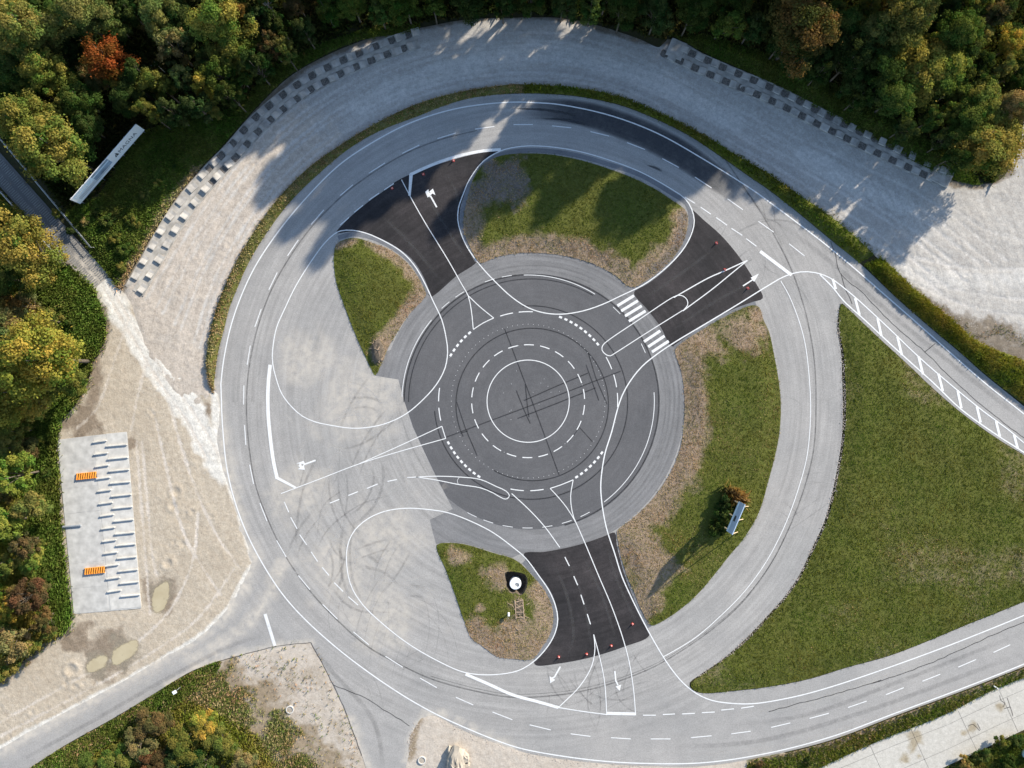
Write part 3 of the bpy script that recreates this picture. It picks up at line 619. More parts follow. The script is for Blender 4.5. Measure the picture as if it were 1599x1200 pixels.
DASH2 = [((1069,308),(1085,318)),((1094,324),(1110,335)),((1118,340),(1135,352)),((1142,357),(1159,368)),((1165,373),(1181,385)),((545,340),(531,352)),((567,321),(553,332)),((592,302),(576,313)),((615,287),(600,297)),
  ((444,784),(451,800)),((454,808),(464,826)),((468,835),(479,851)),((486,862),(496,877)),((503,886),(514,899)),((522,910),(536,924)),((544,932),(559,945)),((515,786),(530,780)),((544,774),(559,768)),((573,763),(590,756)),((605,752),(620,749)),
  ((1004,1117),(1024,1117)),((1035,1116),(1054,1115)),((1065,1115),(1085,1114)),((1096,1113),(1116,1112)),((1126,1109),(1146,1107)),((1157,1106),(1177,1103)),((882,870),(889,884)),((896,900),(902,914)),((907,929),(912,944)),((917,959),(922,975))]
for a, b in DASH2: mark('lane_dash', [a, b], 2.0, road, .046, smooth=False)
# stop lines
mark('stop_line', [(782,234),(755,236),(720,243),(690,252),(665,262),(641,273)], 5.0, road, .0485)
mark('stop_line', [(642,272),(639.5,306)], [6, 4], road, .0505, smooth=False)
mark('stop_line', [(1187,393),(1220,418),(1236,430)], 5.4, road, .0485)
mark('stop_line', [(422,570),(419,600),(418.5,640),(422,682),(427,720),(433,748)], 6.0, road, .0485)
mark('stop_line', [(432,746),(462,762)], [5, 3.5], road, .0505, smooth=False)
mark('stop_line', [(727,1053),(762,1068),(800,1085),(840,1096),(872,1105)], 5.0, road, .0485)
mark('stop_line', [(947,1114),(992,1115)], 5.0, road, .0485, smooth=False)
mark('stop_line', [(414,959),(429.5,1009)], 5.0, road, .0485, M['paint_thin'], smooth=False)
# splitters, channel lines
for pts, wd in (([(627,281),(640,306),(662,345),(700,407),(722,446),(731,462),(736,485),(739,514)], 1.7), ([(731,462),(750,480),(771,497)], 1.7),
    ([(739,515),(754,505),(771,497)], 1.7), ([(439,771),(500,748),(560,725),(625,705),(696,685)], 1.6), ([(560,725),(625,696),(690,666)], 1.6), ([(690,666),(696,685)], 1.7),
    ([(636,746),(675,744),(715,745),(750,749),(775,760),(790,767),(795.5,774),(792,779),(786,779),(770,770),(750,762),(717,757),(682,750),(650,745)], 1.7), ([(717,746),(714,751),(716,757)], .8),
    ([(859,763),(877,757),(895,749.5)], 1.8), ([(859,763),(872,777),(885,793),(897,812)], 1.6), ([(895,749.5),(891,775),(893,797),(898,815)], 1.6), ([(897,811),(912,845),(935,900),(955,947),(972,995),(982,1032),(989,1075),(992.5,1117)], 1.8),
    ([(799,771),(825,795),(850,822),(874,855)], 1.8), ([(927,991),(929,1012),(924,1040),(905,1072),(872,1105)], 1.8), ([(927,991),(936,1025),(944,1065),(947.5,1117)], 1.8), ([(872,1105),(910,1111),(948,1116)], 2.0),
    ([(1167,407),(1130,424),(1107,434),(1052,465)], 2.2), ([(1167,407),(1145,425),(1112,452),(1066,486)], 2.0),
    ([(1066,485),(1010,520),(960,552),(953,556),(946,554),(940,547),(941,540),(947,534),(1000,498),(1052,464),(1060,461.5),(1067,463),(1073,469),(1073.5,477),(1067,485)], 1.7)):
    mark('channel_line', pts, wd, road, .0495)
for a, b in (((964,478),(990,462)),((970,486),(996,470)),((976,494),(1002,478)),((982,502),(1008,486)),((1005.5,534),(1031,517)),((1012,542),(1037.5,525)),((1018,550),(1044,533))):
    mark('crosswalk_stripe', [a, b], 4.7, road, .0525, smooth=False)
# roundabout circles
obj('circle_line', strip_mesh('circle_line', arc(CC, 6.42, 0, 360), .13, M['paint'], .0455), centre)
for k in range(22):
    a = 4 + k*360/22; obj('circle_dash', strip_mesh('circle_dash', arc(CC, 8.82, a, a+10.0), .145, M['paint'], .0455), centre)
for a0, a1, nb in ((152.4,123.2,9), (-149.1,-130.6,6), (-68.9,-39.4,9), (35.1,57.4,7)):
    for a in np.linspace(a0, a1, nb): obj('yield_block', strip_mesh('yield_block', arc(CC, 14.05, a-1.0, a+1.0), .33, M['paint'], .0462), centre)
def adeg(p): return math.degrees(math.atan2(p[1]-626.8, p[0]-824.7))
for a, b in (((781,494),(801,489)),((810,488),(832,488)),((947,557.5),(956,576.5)),((959,585),(963,605)),((964,614),(964,636)),((828,767.5),(849,765.4)),((797,765),(818,767)),((685,606),(684.5,627)),((686,637),(689,657))):
    q = (adeg(a), adeg(b)); q = (q[0], q[1] if abs(q[1]-q[0]) < 180 else q[1]-360*np.sign(q[1]-q[0]))
    obj('circle_dash', strip_mesh('circle_dash', arc(CC, 13.98, *q), .145, M['paint'], .0458), centre)
for a0, a1 in ((-178,-140), (-92,-58), (-4,53)): obj('circle_line', strip_mesh('circle_line', arc(CC, 19.7, a0, a1), .11, M['paint_thin'], .0458), centre)
for a0 in (-133,-125,-110,-102,-48,-27,61,70,79,88,97,106,114): obj('circle_dash', strip_mesh('circle_dash', arc(CC, 19.8, a0, a0+4.6), .09, M['paint'], .0456), centre)
sb = MB()
for k in range(92):
    a = math.radians(k*360/92); sb.box((CC[0]+12.0*math.cos(a), CC[1]+12.0*math.sin(a), .05), (.08, .08, .02), a)
for k in range(40):
    a = random.uniform(0, 6.28); r = random.choice((random.uniform(1, 6), 8.8, 14)); sb.box((CC[0]+r*math.cos(a), CC[1]+r*math.sin(a), .05), (.07, .07, .02), a)
tag(sb.build('road_stud', M['paint_thin'], centre), kind='stuff')
# arrows
def arrow(pts_shaft, heads, wd=2.4):
    V = []; F = []
    def seg(a, b, w0):
        a = np.array(W(a)); b = np.array(W(b)); d = (b-a)/np.linalg.norm(b-a); nn = np.array((-d[1], d[0]))*w0*.05
        i = len(V); V.extend([(*(a+nn), .0515), (*(a-nn), .0515), (*(b-nn), .0515), (*(b+nn), .0515)]); F.append((i, i+1, i+2, i+3))
    for a, b in zip(pts_shaft[:-1], pts_shaft[1:]): seg(a, b, wd)
    for k, (l, r, tip) in enumerate(heads):
        i = len(V); V.extend([(*W(q), .0535+.001*k) for q in (l, r, tip)]); F.append((i, i+1, i+2))
    o = obj('arrow_marking', mesh_py('arrow_marking', V, F, M['paint']), road)
arrow([(682,324),(672,306)], [((668,309),(676,302),(664,300)), ((670,300),(680,305),(676,295)), ((664,300),(671,309),(669,296))])
arrow([(493,719),(474,726)], [((474,720),(477,725),(463,724)), ((475,726),(476,734),(465,733)), ((470,721),(472,733),(466,728))])
arrow([(875,1041),(866,1057),(861,1060)], [((858,1056),(867,1062),(859,1067))])
arrow([(960,1048),(961.5,1063),(965,1070)], [((961,1072),(970,1069),(967.5,1079))])
arrow([(1160,447),(1177,436)], [((1172,434),(1177.5,440.5),(1185,427.5))], 1.9)

# --- tar seams, saw cuts and rubber
def film(name, pts, wd, mat, z, parent=None, taper=False, smooth=True):
    if np.isscalar(wd) and wd >= 2.5 and taper: return soft_strip(name, spline(WA(pts), False), [wd*.1, wd*.1], mat, z, parent or road, 5)
    return mark(name, pts, wd, parent or road, z, mat, smooth, edge=True, taper=taper)
for pts in ([(1297,377),(1304,397),(1312,427),(1350,460),(1387,500),(1444,550),(1495,600),(1560,655),(1620,700)], [(1200,1111),(1275,1092),(1365,1066),(1450,1037),(1550,992),(1600,971)], [(1312,427),(1322,455),(1330,475)], [(520,1070),(570,1090),(605,1112),(640,1133)],
            [(1444,550),(1460,537)], [(1362,1067),(1376,1062)]):
    film('crack_seal', pts, 1.5, M['tar'], .0375)
film('crack_seal', [(484,1003),(430,1010),(400,1017),(345,1032),(300,1048)], 1.3, M['tar'], .0376); film('crack_seal', [(485,1003),(505,1040),(533,1096),(565,1180)], 1.6, M['tar_soft'], .0377)
ringtrack = [(1120,232),(1160,290),(1200,352),(1235,420),(1252,468),(1264,515),(1272,570),(1274,640),(1270,705),(1255,765),(1234,820),(1207,875),(1180,915),(1150,950),(1100,992),(1035,1034),(1000,1051),(940,1072),(875,1085),(800,1089),(750,1081),(675,1061),(625,1038),(576,1011),(527,969),(484,923),(448,872),(420,815),(399,757),(389,697),(385,632),(389,575),(403,510),(424,453),(455,398),(490,351),(536,305),(580,272),(632,241),(686,219),(745,204)]
film('tyre_mark', ringtrack, 2.6, M['rubber'], .0371); film('tyre_mark', [(p[0]*1.0+ (3 if p[0] > 824 else -3), p[1] - 5) for p in ringtrack[10:22]], 1.2, M['rubber'], .0373)
film('tyre_mark', [(1080,215),(1130,262),(1180,318),(1215,372),(1240,430)], 4, M['rubber_faint'], .0372, taper=True)
r3 = np.random.default_rng(21)
def rubber_arcs(n, box, rad, mat, wd, seed, z0):
    r = np.random.default_rng(seed)
    for k in range(n):
        cx = r.uniform(box[0], box[2]); cy = r.uniform(box[1], box[3]); R_ = r.uniform(*rad); a0 = r.uniform(0, 6.28); da = r.uniform(.4, 2.0)*min(1, 90/R_)
        a = np.linspace(a0, a0+da, 12); px = cx + R_*np.cos(a)*(1-.2*np.linspace(0, 1, 12)); py = cy + R_*np.sin(a)
        px = px - px.mean() + cx; py = py - py.mean() + cy
        P = WA(np.column_stack([px, py])); ok = in_poly(P[:, 0], P[:, 1], ASPH).all()
        for q in (P_WI, P_NI, P_SEI, P_SI, P_BAND): ok &= not in_poly(P[:, 0], P[:, 1], q).any()
        if ok:
            w_ = r.uniform(*wd); film('tyre_mark', list(zip(px, py)), w_, mat, z0 + k*.00006, taper=True)
            if r.random() < .6 and mat is M['rubber_faint']:
                tx, ty = np.gradient(px), np.gradient(py); l_ = np.hypot(tx, ty); film('tyre_mark', list(zip(px - ty/l_*15, py + tx/l_*15)), w_*.8, mat, z0 + k*.00006 + .0004, taper=True)
rubber_arcs(24, (450,590,660,960), (60,180), M['rubber_faint'], (2.5,6), 4, .0385); rubber_arcs(30, (450,590,660,960), (50,170), M['dustfilm'], (3,9), 44, .0392); rubber_arcs(18, (1085,300,1230,450), (40,140), M['rubber_faint'], (1.6,3.4), 5, .0385)
rubber_arcs(11, (845,1045,1010,1110), (50,170), M['rubber_faint'], (1.8,3.6), 6, .0385); rubber_arcs(16, (480,940,760,1060), (90,260), M['rubber_faint'], (1.0,2.2), 8, .0385)
rubber_arcs(12, (1225,460,1300,900), (200,500), M['rubber_faint'], (1.0,2.2), 9, .0385)
for pts, wd in (([(505,700),(480,745),(466,800),(461,870)], 5), ([(530,690),(528,740),(512,770)], 2), ([(620,770),(560,790),(510,830),(490,870)], 3), ([(545,760),(505,790),(494,850)], 3), ([(880,1045),(900,1075),(935,1110)], 3), ([(895,1040),(902,1072),(925,1105)], 2), ([(955,1030),(962,1060),(975,1085)], 2.5), ([(985,1015),(1000,1040),(1015,1055)], 2)):
    film('tyre_mark', pts, wd, M['rubber_faint'], .0395, taper=True)
for k, (pts, wd) in enumerate((([(1120,1118),(1250,1100),(1400,1052),(1620,965)], 9), ([(1120,1135),(1260,1116),(1400,1066),(1620,980)], 8), ([(1000,1168),(1180,1158),(1330,1118),(1620,1012)], 9), ([(1000,1180),(1190,1170),(1340,1130),(1620,1026)], 7), ([(1180,320),(1300,412),(1420,515),(1640,690)], 9), ([(1205,318),(1320,412),(1440,515),(1650,680)], 7), ([(-20,1195),(120,1120),(260,1040),(350,985),(420,930)], 9), ([(-20,1215),(120,1140),(270,1055),(370,1005),(450,985)], 8), ([(460,980),(520,1050),(585,1130),(600,1220)], 9))):
    soft_strip('wheel_path', spline(WA(pts), False), [wd*.1]*2, M['rubber_faint' if k % 3 else 'dustfilm'], .0362 + .0001*k, road, 5)
for k, (pts, wd) in enumerate((([(655,285),(690,345),(735,415)], 6), ([(690,262),(712,300),(720,370),(745,405)], 5), ([(590,330),(640,380),(690,440)], 7), ([(1000,470),(1060,430),(1120,385)], 6), ([(1045,520),(1110,475),(1175,440)], 6), ([(860,870),(885,930),(895,1000),(880,1035)], 6), ([(905,858),(940,930),(965,1010)], 5), ([(945,845),(965,910),(1000,985)], 5), ([(880,862),(910,935),(925,1020)], 5))):
    film('tyre_track', pts, wd, M['dust_dark'], .0412 + .0001*k, taper=True)
SC1, SC2, SC3 = np.array(W((831,632))), np.array(W((829,629))), np.array(W((830,628)))
for c, r, a0, a1, wd in ((SC1, 11.9, -205, 120, .22), (SC2, 15.1, -95, 175, .22), (SC3, 19.9, -180, 75, .30), (SC3, 19.2, -180, -60, .2)):
    obj('saw_cut', strip_mesh('saw_cut', arc(c, r, a0, a1), wd, M['tar_soft'], .0425, True), centre)
for pts in ([(788,514),(830,625),(873,742)], [(697,683),(780,652),(860,622),(969,580)], [(818,626),(870,603),(918,583)], [(808,654),(870,630),(930,606)], [(915,570),(925,598),(935,626)], [(918,550),(930,590),(948,632)], [(713,628),(727,670),(745,712)], [(806,610),(818,640),(828,662)], [(820,600),(824,640),(826,652)], [(719,677),(731,673)], [(888,690),(905,668),(925,690)]):
    film('saw_cut', pts, 2.1, M['tar_soft'], .0428, centre, smooth=False)
for r in (20.6, 21.3, 22.0, 22.8):
    obj('tyre_mark', strip_mesh('tyre_mark', arc(C1, r, -150 + r, 70), .35, M['rubber_faint'], .0378 + (r-20)*.0002, True, True), road_c)
for pts, wd in (([(625,600),(640,650),(665,705),(700,765)], 2.2), ([(630,610),(650,668),(690,740)], 1.5), ([(617,620),(640,690),(680,765)], 2.5)): film('tyre_mark', pts, wd, M['rubber_faint'], .0395, taper=True)

# ================================================================= ISLANDS, TURF AND BERMS
def island_h(poly, h, seed):
    return lambda x, y: h * sstep(0, 3.0, dist_line(x, y, poly, True)) * (.6 + .6*vnoise(x, y, 3.5, seed)) + .05*vnoise(x, y, .7, seed+1)
ISL = []
def island(name, poly, lab, straw, grey, seed, h=.35, holes=(), cat='grass'):
    hf = island_h(poly, h, seed)
    o = tag(obj(name, sheet(name, poly, M['turf'], .055, .5, hf, {'straw': straw, 'grey': grey}, holes=holes)), lab, cat, kind='structure')
    return hf, o
zero = lambda x, y: np.zeros(len(x))
st_w = maxf(near([(585,378),(615,395),(640,415),(655,435),(664,458)], 6, 22), near([(650,470),(625,505),(605,530),(590,556)], 6, 22), blobs([(592,552,18)]), near([(527,385),(555,376)], 2, 8))
st_n = maxf(near([(735,300),(732,340),(735,375),(745,402),(800,388),(850,388),(900,396),(950,420),(985,440),(1030,410),(1062,375),(1066,345)], 8, 30), blobs([(960,425,30)]))
gr_n = maxf(blobs([(785,285,40),(755,300,28),(765,260,20)]), near([(1066,340),(1055,390),(1010,430)], 2, 12))
st_se = maxf(near([(1068,545),(1078,600),(1082,660),(1070,720),(1045,765),(1010,800),(975,835)], 10, 40), blobs([(1160,520,40),(1100,535,32),(1010,880,50),(1010,930,38),(990,850,40),(1180,495,18)]))
st_s = maxf(near([(845,925),(856,960),(848,995),(825,1018),(780,1012),(745,990)], 12, 36), blobs([(715,870,20),(780,900,24),(750,950,10),(810,985,34)]))
PITH = [P_PIT]
HF_W, iw = island('grass_island', P_WI, 'teardrop grass island at the left of the roundabout', st_w, zero, 51)
HF_N, inn = island('grass_island', P_NI, 'large half-shaded grass island above the roundabout', st_n, gr_n, 53)
HF_SE, ise = island('grass_island', P_SEI, 'long curved grass island right of the roundabout with a billboard', st_se, zero, 55)
HF_S, iss = island('grass_island', P_SI, 'bare earth and grass island below the roundabout with a dug shaft', st_s, zero, 57, .15, holes=PITH)
brown_tri = lambda x, y: .34*sstep(.45, .85, vnoise(x, y, 7, 61))
HF_T, itri = island('grass_field', P_TRI, 'big triangular grass field at the right', brown_tri, zero, 59, .25)
HF_V, ivg = island('grass_verge', P_VG, 'narrow grass verge between ring road and concrete track', near([(1180,1186),(1300,1160),(1400,1121),(1500,1084),(1600,1045)], 2, 9), zero, 63, .2)
HF_WB, iwb = island('weed_bank', P_WB, 'green weedy bank between left woods and sandy yard', zero, zero, 65, .5)
HF_HS, ihs = island('weed_strip', P_HS, 'dark green strip of tall weeds along the left side of the concrete pad', zero, zero, 67, .3)
HF_RB, irb = island('road_bank', P_RB, 'grassy bank along the lower side of the access road', zero, zero, 69, .2)
slope_h = lambda poly, h, s: island_h(poly, h, s)
HF_TL, itl = island('grass_slope', P_TL, 'shaded green slope between the twist ramps and the upper left wood', near([(190,450),(240,365),(275,310),(310,268)], 4, 14), zero, 71, .8)
HF_TR, itr = island('grass_slope', P_TR, 'shaded grass slope between the twist ramps and the upper right wood', zero, zero, 73, .6)

def grass_on(name, poly, hf, base_z, dens, lab, mat='grass', dry=None, h=.11, wd=.09, seed=1, mask=None, blades=3, tintseed=3, cat='grass', spread=.12, tbias=.0):
    x, y = scatter(poly, dens, seed, mask)
    d = dry(x, y) if dry else np.zeros(len(x)); r = np.random.default_rng(seed+9)
    tn = .30 + .28*vnoise(x, y, 4.5, tintseed) + .18*vnoise(x, y, 1.2, tintseed+1) + .3*d - .1 + tbias
    z = hf(x, y) + base_z
    if dry is not None:
        k = r.random(len(x)) > d*.92
        o2 = obj(name, tufts(name, x[~k], y[~k], z[~k], h*.8, wd, M['grass_dry'], blades, spread, .9, seed+3, np.full((~k).sum(), .6)))
        tag(o2, lab.replace('green', 'dry tan').replace('short dry', 'short dry'), cat, kind='stuff')
        x, y, z, tn = x[k], y[k], z[k], tn[k]
    return tag(obj(name, tufts(name, x, y, z, h, wd, M[mat], blades, spread, .55, seed, tn)), lab, cat, kind='stuff')
grass_on('grass', P_TRI, HF_T, .055, 26, 'short green grass covering the triangular field', dry=lambda x, y: brown_tri(x, y)*.5, seed=1)
grass_on('grass', P_WI, HF_W, .055, 26, 'short green grass on the teardrop island', dry=st_w, seed=2, tbias=.12)
grass_on('grass', P_NI, HF_N, .055, 24, 'short green grass on the island above the roundabout', dry=maxf(st_n, gr_n), seed=3)
grass_on('grass', P_SEI, HF_SE, .055, 24, 'short green grass on the long curved island', dry=lambda x, y: np.maximum(st_se(x, y), .25*sstep(.4, .7, vnoise(x, y, 4, 8))), seed=4)
grass_on('grass', P_SI, HF_S, .055, 24, 'sparse green grass on the island with the shaft', dry=st_s, seed=5, mask=lambda x, y: (~in_poly(x, y, P_PIT)).astype(float))
grass_on('grass', P_VG, HF_V, .055, 30, 'rough green grass on the verge by the concrete track', h=.28, dry=lambda x, y: .35*vnoise(x, y, 2, 4), seed=6)
grass_on('weeds', P_WB, HF_WB, .055, 60, 'leafy green weeds on the bank by the yard', 'weeds', h=.5, wd=.13, seed=7, cat='weeds', spread=.38)
grass_on('weeds', P_HS, HF_HS, .055, 60, 'tall dark green weeds beside the concrete pad', 'weeds', h=.7, wd=.14, seed=8, cat='weeds', spread=.38, tbias=-.04)
grass_on('grass', P_RB, HF_RB, .055, 50, 'green grass along the lower side of the access road', 'weeds', h=.3, wd=.10, seed=9, dry=lambda x, y: .3*vnoise(x, y, 3, 4))
grass_on('grass', P_TL, HF_TL, .055, 44, 'shaded green grass and weeds above the left twist ramps', 'weeds', h=.32, wd=.11, seed=10, dry=near([(190,450),(240,365),(275,310),(310,268)], 3, 14))
grass_on('grass', P_TR, HF_TR, .055, 36, 'shaded green grass above the right twist ramps', 'weeds', h=.28, wd=.11, seed=11)
grass_on('grass', P_LOT, lambda x, y: x*0, .06, 26, 'sparse green scrub on the stony lot', 'weeds', h=.25, wd=.09, seed=12, mask=l_g, dry=lambda x, y: .45+.4*vnoise(x, y, 2, 5))
ye = near([(160,480),(166,512),(160,540),(146,562),(138,595),(112,640),(88,662)], 0, 9)
ye2 = near([(112,960),(100,985),(70,1003),(40,1030),(0,1062)], 0, 14)
grass_on('grass', P_YD, lambda x, y: x*0, .05, 26, 'sparse green tufts creeping into the edge of the sandy yard', 'weeds', h=.2, wd=.08, seed=14, mask=lambda x, y: .8*np.maximum(ye(x, y), ye2(x, y)), dry=lambda x, y: .3+.5*vnoise(x, y, 2, 15))
ge = near([(1300,340),(1372,405),(1425,455),(1487,500),(1520,525),(1560,518),(1640,560)], 0, 12); ge2 = near([(445,299),(400,358),(362,424),(340,477),(328,525),(322,562)], 0, 4)
grass_on('grass', P_GR, lambda x, y: x*0, .04, 22, 'sparse green tufts along the inner edge of the gravel', 'weeds', h=.18, wd=.08, seed=16, mask=lambda x, y: .6*np.maximum(ge(x, y), ge2(x, y)), dry=lambda x, y: .3+.5*vnoise(x, y, 2, 17))
# stony shoulder along the triangle's left side
def stones_along(name, pts, wd, n, lab, seed, size=(.05, .16), mat=None, z=.05):
    L = spline(WA(pts), False, .3); r = np.random.default_rng(seed); mb = MB()
    for k in range(n):
        p = L[r.integers(len(L))] + r.normal(0, wd*.05, 2); s = r.uniform(*size)
        mb.box((p[0], p[1], z + s*.08), (s, s*r.uniform(.6, 1), s*.3), r.uniform(0, 3), s*.2, .8)
    return tag(mb.build(name, mat or M['pebble']), lab, 'stones', kind='stuff')
stones_along('shoulder_stones', [(1312,484),(1309,512),(1315,550),(1318,597),(1319,637),(1317,687),(1310,732),(1300,780),(1288,820),(1270,858),(1250,900),(1227,933),(1202,962),(1164,1002),(1127,1034),(1091,1059)], 5, 1500, 'pale stones along the inner edge of the triangular field', 2)
stones_along('shoulder_stones', [(685,1124),(720,1143),(800,1174),(925,1196),(1000,1200)], 6, 260, 'pale stones below the bottom edge line', 3)
stones_along('shoulder_stones', [(1410,448),(1440,478),(1480,498),(1530,508)], 22, 420, 'grey stones at the lower edge of the right gravel', 4, (.08,.22), M['stone'], .02)
stones_along('shoulder_stones', [(640,1182),(645,1145),(658,1126)], 6, 120, 'rubble at the corner of the lower driveway', 5)

# berms: raised banks between ring road and gravel
def berm(outer, inner, hgt, lab, mat, seed, dens, tmat, h=.28, glab='', dry=0.):
    A = spline(WA(outer), False, .4); B = spline(WA(inner), False, .4); n = 400
    def rs(L):
        s = np.r_[0, np.cumsum(np.linalg.norm(np.diff(L, axis=0), axis=1))]; u = np.linspace(0, s[-1], n); return np.column_stack([np.interp(u, s, L[:, 0]), np.interp(u, s, L[:, 1])])
    A, B = rs(A), rs(B); tt = np.linspace(0, 1, 11)
    prof = lambda t, u: hgt * np.sin(np.pi*np.asarray(t)**.75)**.9 * np.clip(np.minimum(u, 1-u)*40, 0, 1)
    U = np.linspace(0, 1, n)
    V = []
    for t in tt:
        q = A*(1-t) + B*t; nz = vnoise(q[:, 0], q[:, 1], 1.5, seed)
        V.append(np.column_stack([q, .0 + prof(t, U)*(.75+.5*nz)]))
    V = np.concatenate(V); F = [[k*n+i, k*n+i+1, (k+1)*n+i+1, (k+1)*n+i] for k in range(10) for i in range(n-1)]
    at = {'straw': np.full(len(V), dry) * (1 if dry else 0), 'grey': np.zeros(len(V))}
    o = tag(obj('grass_berm', mesh_np('grass_berm', V, F, M['turf'], True, at)), lab, 'berm', kind='structure')
    r = np.random.default_rng(seed); area = np.linalg.norm(np.diff(A, axis=0), axis=1).sum() * np.linalg.norm(A-B, axis=1).mean(); m = int(area*dens)
    u = r.random(m); t = r.uniform(.03, .97, m); i = (u*(n-1)).astype(int); q = A[i]*(1-t[:, None]) + B[i]*t[:, None] + r.normal(0, .1, (m, 2))
    z = prof(t, u)*(.75+.5*vnoise(q[:, 0], q[:, 1], 1.5, seed))
    tag(obj('berm_grass', tufts('berm_grass', q[:, 0], q[:, 1], z, h, .12, M[tmat], 3, .1, .6, seed, .3+.4*vnoise(q[:, 0], q[:, 1], 2, 9))), glab, 'grass', kind='stuff')
berm([(331,612),(322,575),(327,525),(340,476),(362,423),(400,357),(445,298),(487,258),(525,231),(587,193),(650,163),(712,145),(800,132),(820,132)], [(334,614),(335,592),(341,550),(350,515),(358,483),(370,452),(384,420),(400,390),(423,355),(447,323),(470,298),(500,270),(535,240),(575,214),(612,197),(650,183),(690,167),(725,156),(760,150),(800,146),(820,146)],
     .55, 'narrow stony grass berm curving round the left of the ring road', None, 81, 26, 'grass_dry', .16, 'dry grass on the left berm', .25)
berm([(820,132),(875,136),(950,148),(1025,176),(1100,213),(1150,243),(1200,272),(1242,301),(1287,331),(1325,361),(1366,398)], [(820,146),(850,146),(900,150),(940,157),(975,166),(1025,186),(1075,211),(1125,244),(1175,279),(1200,296),(1250,335),(1297,374),(1341,411)],
     .75, 'green grass berm between the top of the ring road and the gravel', None, 83, 34, 'grass', .3, 'green grass on the upper berm')
berm([(1376,404),(1425,451),(1487,501),(1520,531),(1599,563),(1760,640)], [(1349,414),(1400,464),(1450,508),(1500,550),(1537,583),(1599,632),(1760,762)],
     .75, 'yellow-green grass berm running to the right edge of the picture', None, 85, 34, 'bright_grass', .35, 'sunlit yellow-green grass on the right berm')

# ================================================================= AXLE-TWIST RAMPS (rows of concrete humps)
def path_frames(pts, spacing, off=0.0):
    L = spline(WA(pts), False, .2); s = np.r_[0, np.cumsum(np.linalg.norm(np.diff(L, axis=0), axis=1))]; out = []
    u = off
    while u < s[-1]:
        p = np.array([np.interp(u, s, L[:, 0]), np.interp(u, s, L[:, 1])]); q = np.array([np.interp(min(u+.3, s[-1]), s, L[:, 0]), np.interp(min(u+.3, s[-1]), s, L[:, 1])]); r0 = np.array([np.interp(max(u-.3, 0), s, L[:, 0]), np.interp(max(u-.3, 0), s, L[:, 1])])
        t = (q-r0)/np.linalg.norm(q-r0); out.append((p, t)); u += spacing
    return out
def wedge_mesh(l, wd, h, flat):            # steep face, sloping back, short flat foot
    V = []; prof = [(0,0),(0.08,h),(0.22,h),(l,.10),(l+flat,.10),(l+flat,0)]
    for y in (-wd/2, wd/2): V += [(x, y, z) for x, z in prof]
    n = len(prof); F = [tuple(range(n-1, -1, -1))[::-1], tuple(range(n, 2*n))[::-1]]
    F = [tuple(range(n)), tuple(range(2*n-1, n-1, -1))] + [(i, i+n, (i+1) % n + n, (i+1) % n) for i in range(n)]
    return mesh_py('hump', V, F, M['concrete_block'])
hump_me = wedge_mesh(1.05, 1.12, .40, .55)
b = MB(); b.box((.66, 0, .17), (1.28, 1.15, .34), 0, .05); block_me = b.mesh('hump', M['concrete_block'])
lit_me = []
for k in range(4):
    r = np.random.default_rng(k); a = np.linspace(0, 2*math.pi, 14, endpoint=False); rx = .62*(1+.12*r.normal(size=14)); 
    V = [(0, 0, .05)] + [(np.clip(rx[i]*1.25*math.cos(a[i]), -.6, .6), np.clip(rx[i]*1.2*math.sin(a[i]), -.58, .58), .015) for i in range(14)]
    lit_me.append(mesh_py('leaf_litter', V, [(0, 1+i, 1+(i+1) % 14) for i in range(14)], M['litter'], True))
def twist(pts, lab, me, lane, spine, period, litter_from):
    root = empty('axle_twist_track', (*W(pts[0]), 0)); tag(root, lab, 'test track')
    inv = root.location.copy()
    L = spline(WA(pts), False, .4)
    bs = strip_mesh('base_slab', L, 3.25, M['concrete_base'], .085); o = obj('base_slab', bs, root); o.location = -inv
    # the spine and the inner kerb run the whole length
    for nm, offs, wd, zt in (('spine', 0, spine, .14), ('kerb', -1.56, .2, .16), ('kerb', 1.56, .18, .12)):
        t = np.gradient(L, axis=0); t /= np.linalg.norm(t, axis=1, keepdims=True); nn = np.column_stack([-t[:, 1], t[:, 0]]); Q = L + nn*offs
        n = len(Q); V = []; 
        for q, m_ in zip(Q, nn): V += [(*(q+m_*wd/2), .09), (*(q+m_*wd/2), zt), (*(q-m_*wd/2), zt), (*(q-m_*wd/2), .09)]
        F = [(4*i+j, 4*i+j+1, 4*i+5+j, 4*i+4+j) for i in range(n-1) for j in range(3)]
        o = obj(nm, mesh_py(nm, V, F, M['concrete_base']), root); o.location = -inv
    cnt = 0; r = random.Random(3)
    for side in (-1, 1):
        for p, t in path_frames(pts, period, .25 + (period*.5 if side > 0 else 0)):
            nn = np.array((-t[1], t[0])); q = p + nn*side*lane; a = math.atan2(t[1], t[0])
            o = obj('hump', me, root); o.location = Vector((*q, .088)) - inv; o.rotation_euler = (0, 0, a + r.uniform(-.09, .09)); o.scale = (r.uniform(.8, 1.08), r.uniform(.82, 1.03), r.uniform(.45, .95))
            if cnt >= 0 and (litter_from is True or (W((litter_from, 0))[0] < q[0])):
                o = obj('leaf_litter', lit_me[r.randrange(4)], root); g = q - t*.66
                o.location = Vector((*g, .088)) - inv; o.rotation_euler = (0, 0, a)
            cnt += 1
twist([(210,455),(230,420),(273,345),(300,308),(335,268),(365,237),(400,197),(440,162),(480,134),(520,112),(560,94),(600,78),(652,60)], 'double row of staggered concrete humps along the upper left edge of the gravel', hump_me, .92, .5, 2.68, 330)
twist([(1045,78),(1110,108),(1213,152),(1300,196),(1375,232),(1468,275)], 'double row of staggered concrete blocks along the upper right edge of the gravel', block_me, .95, .5, 2.62, True)
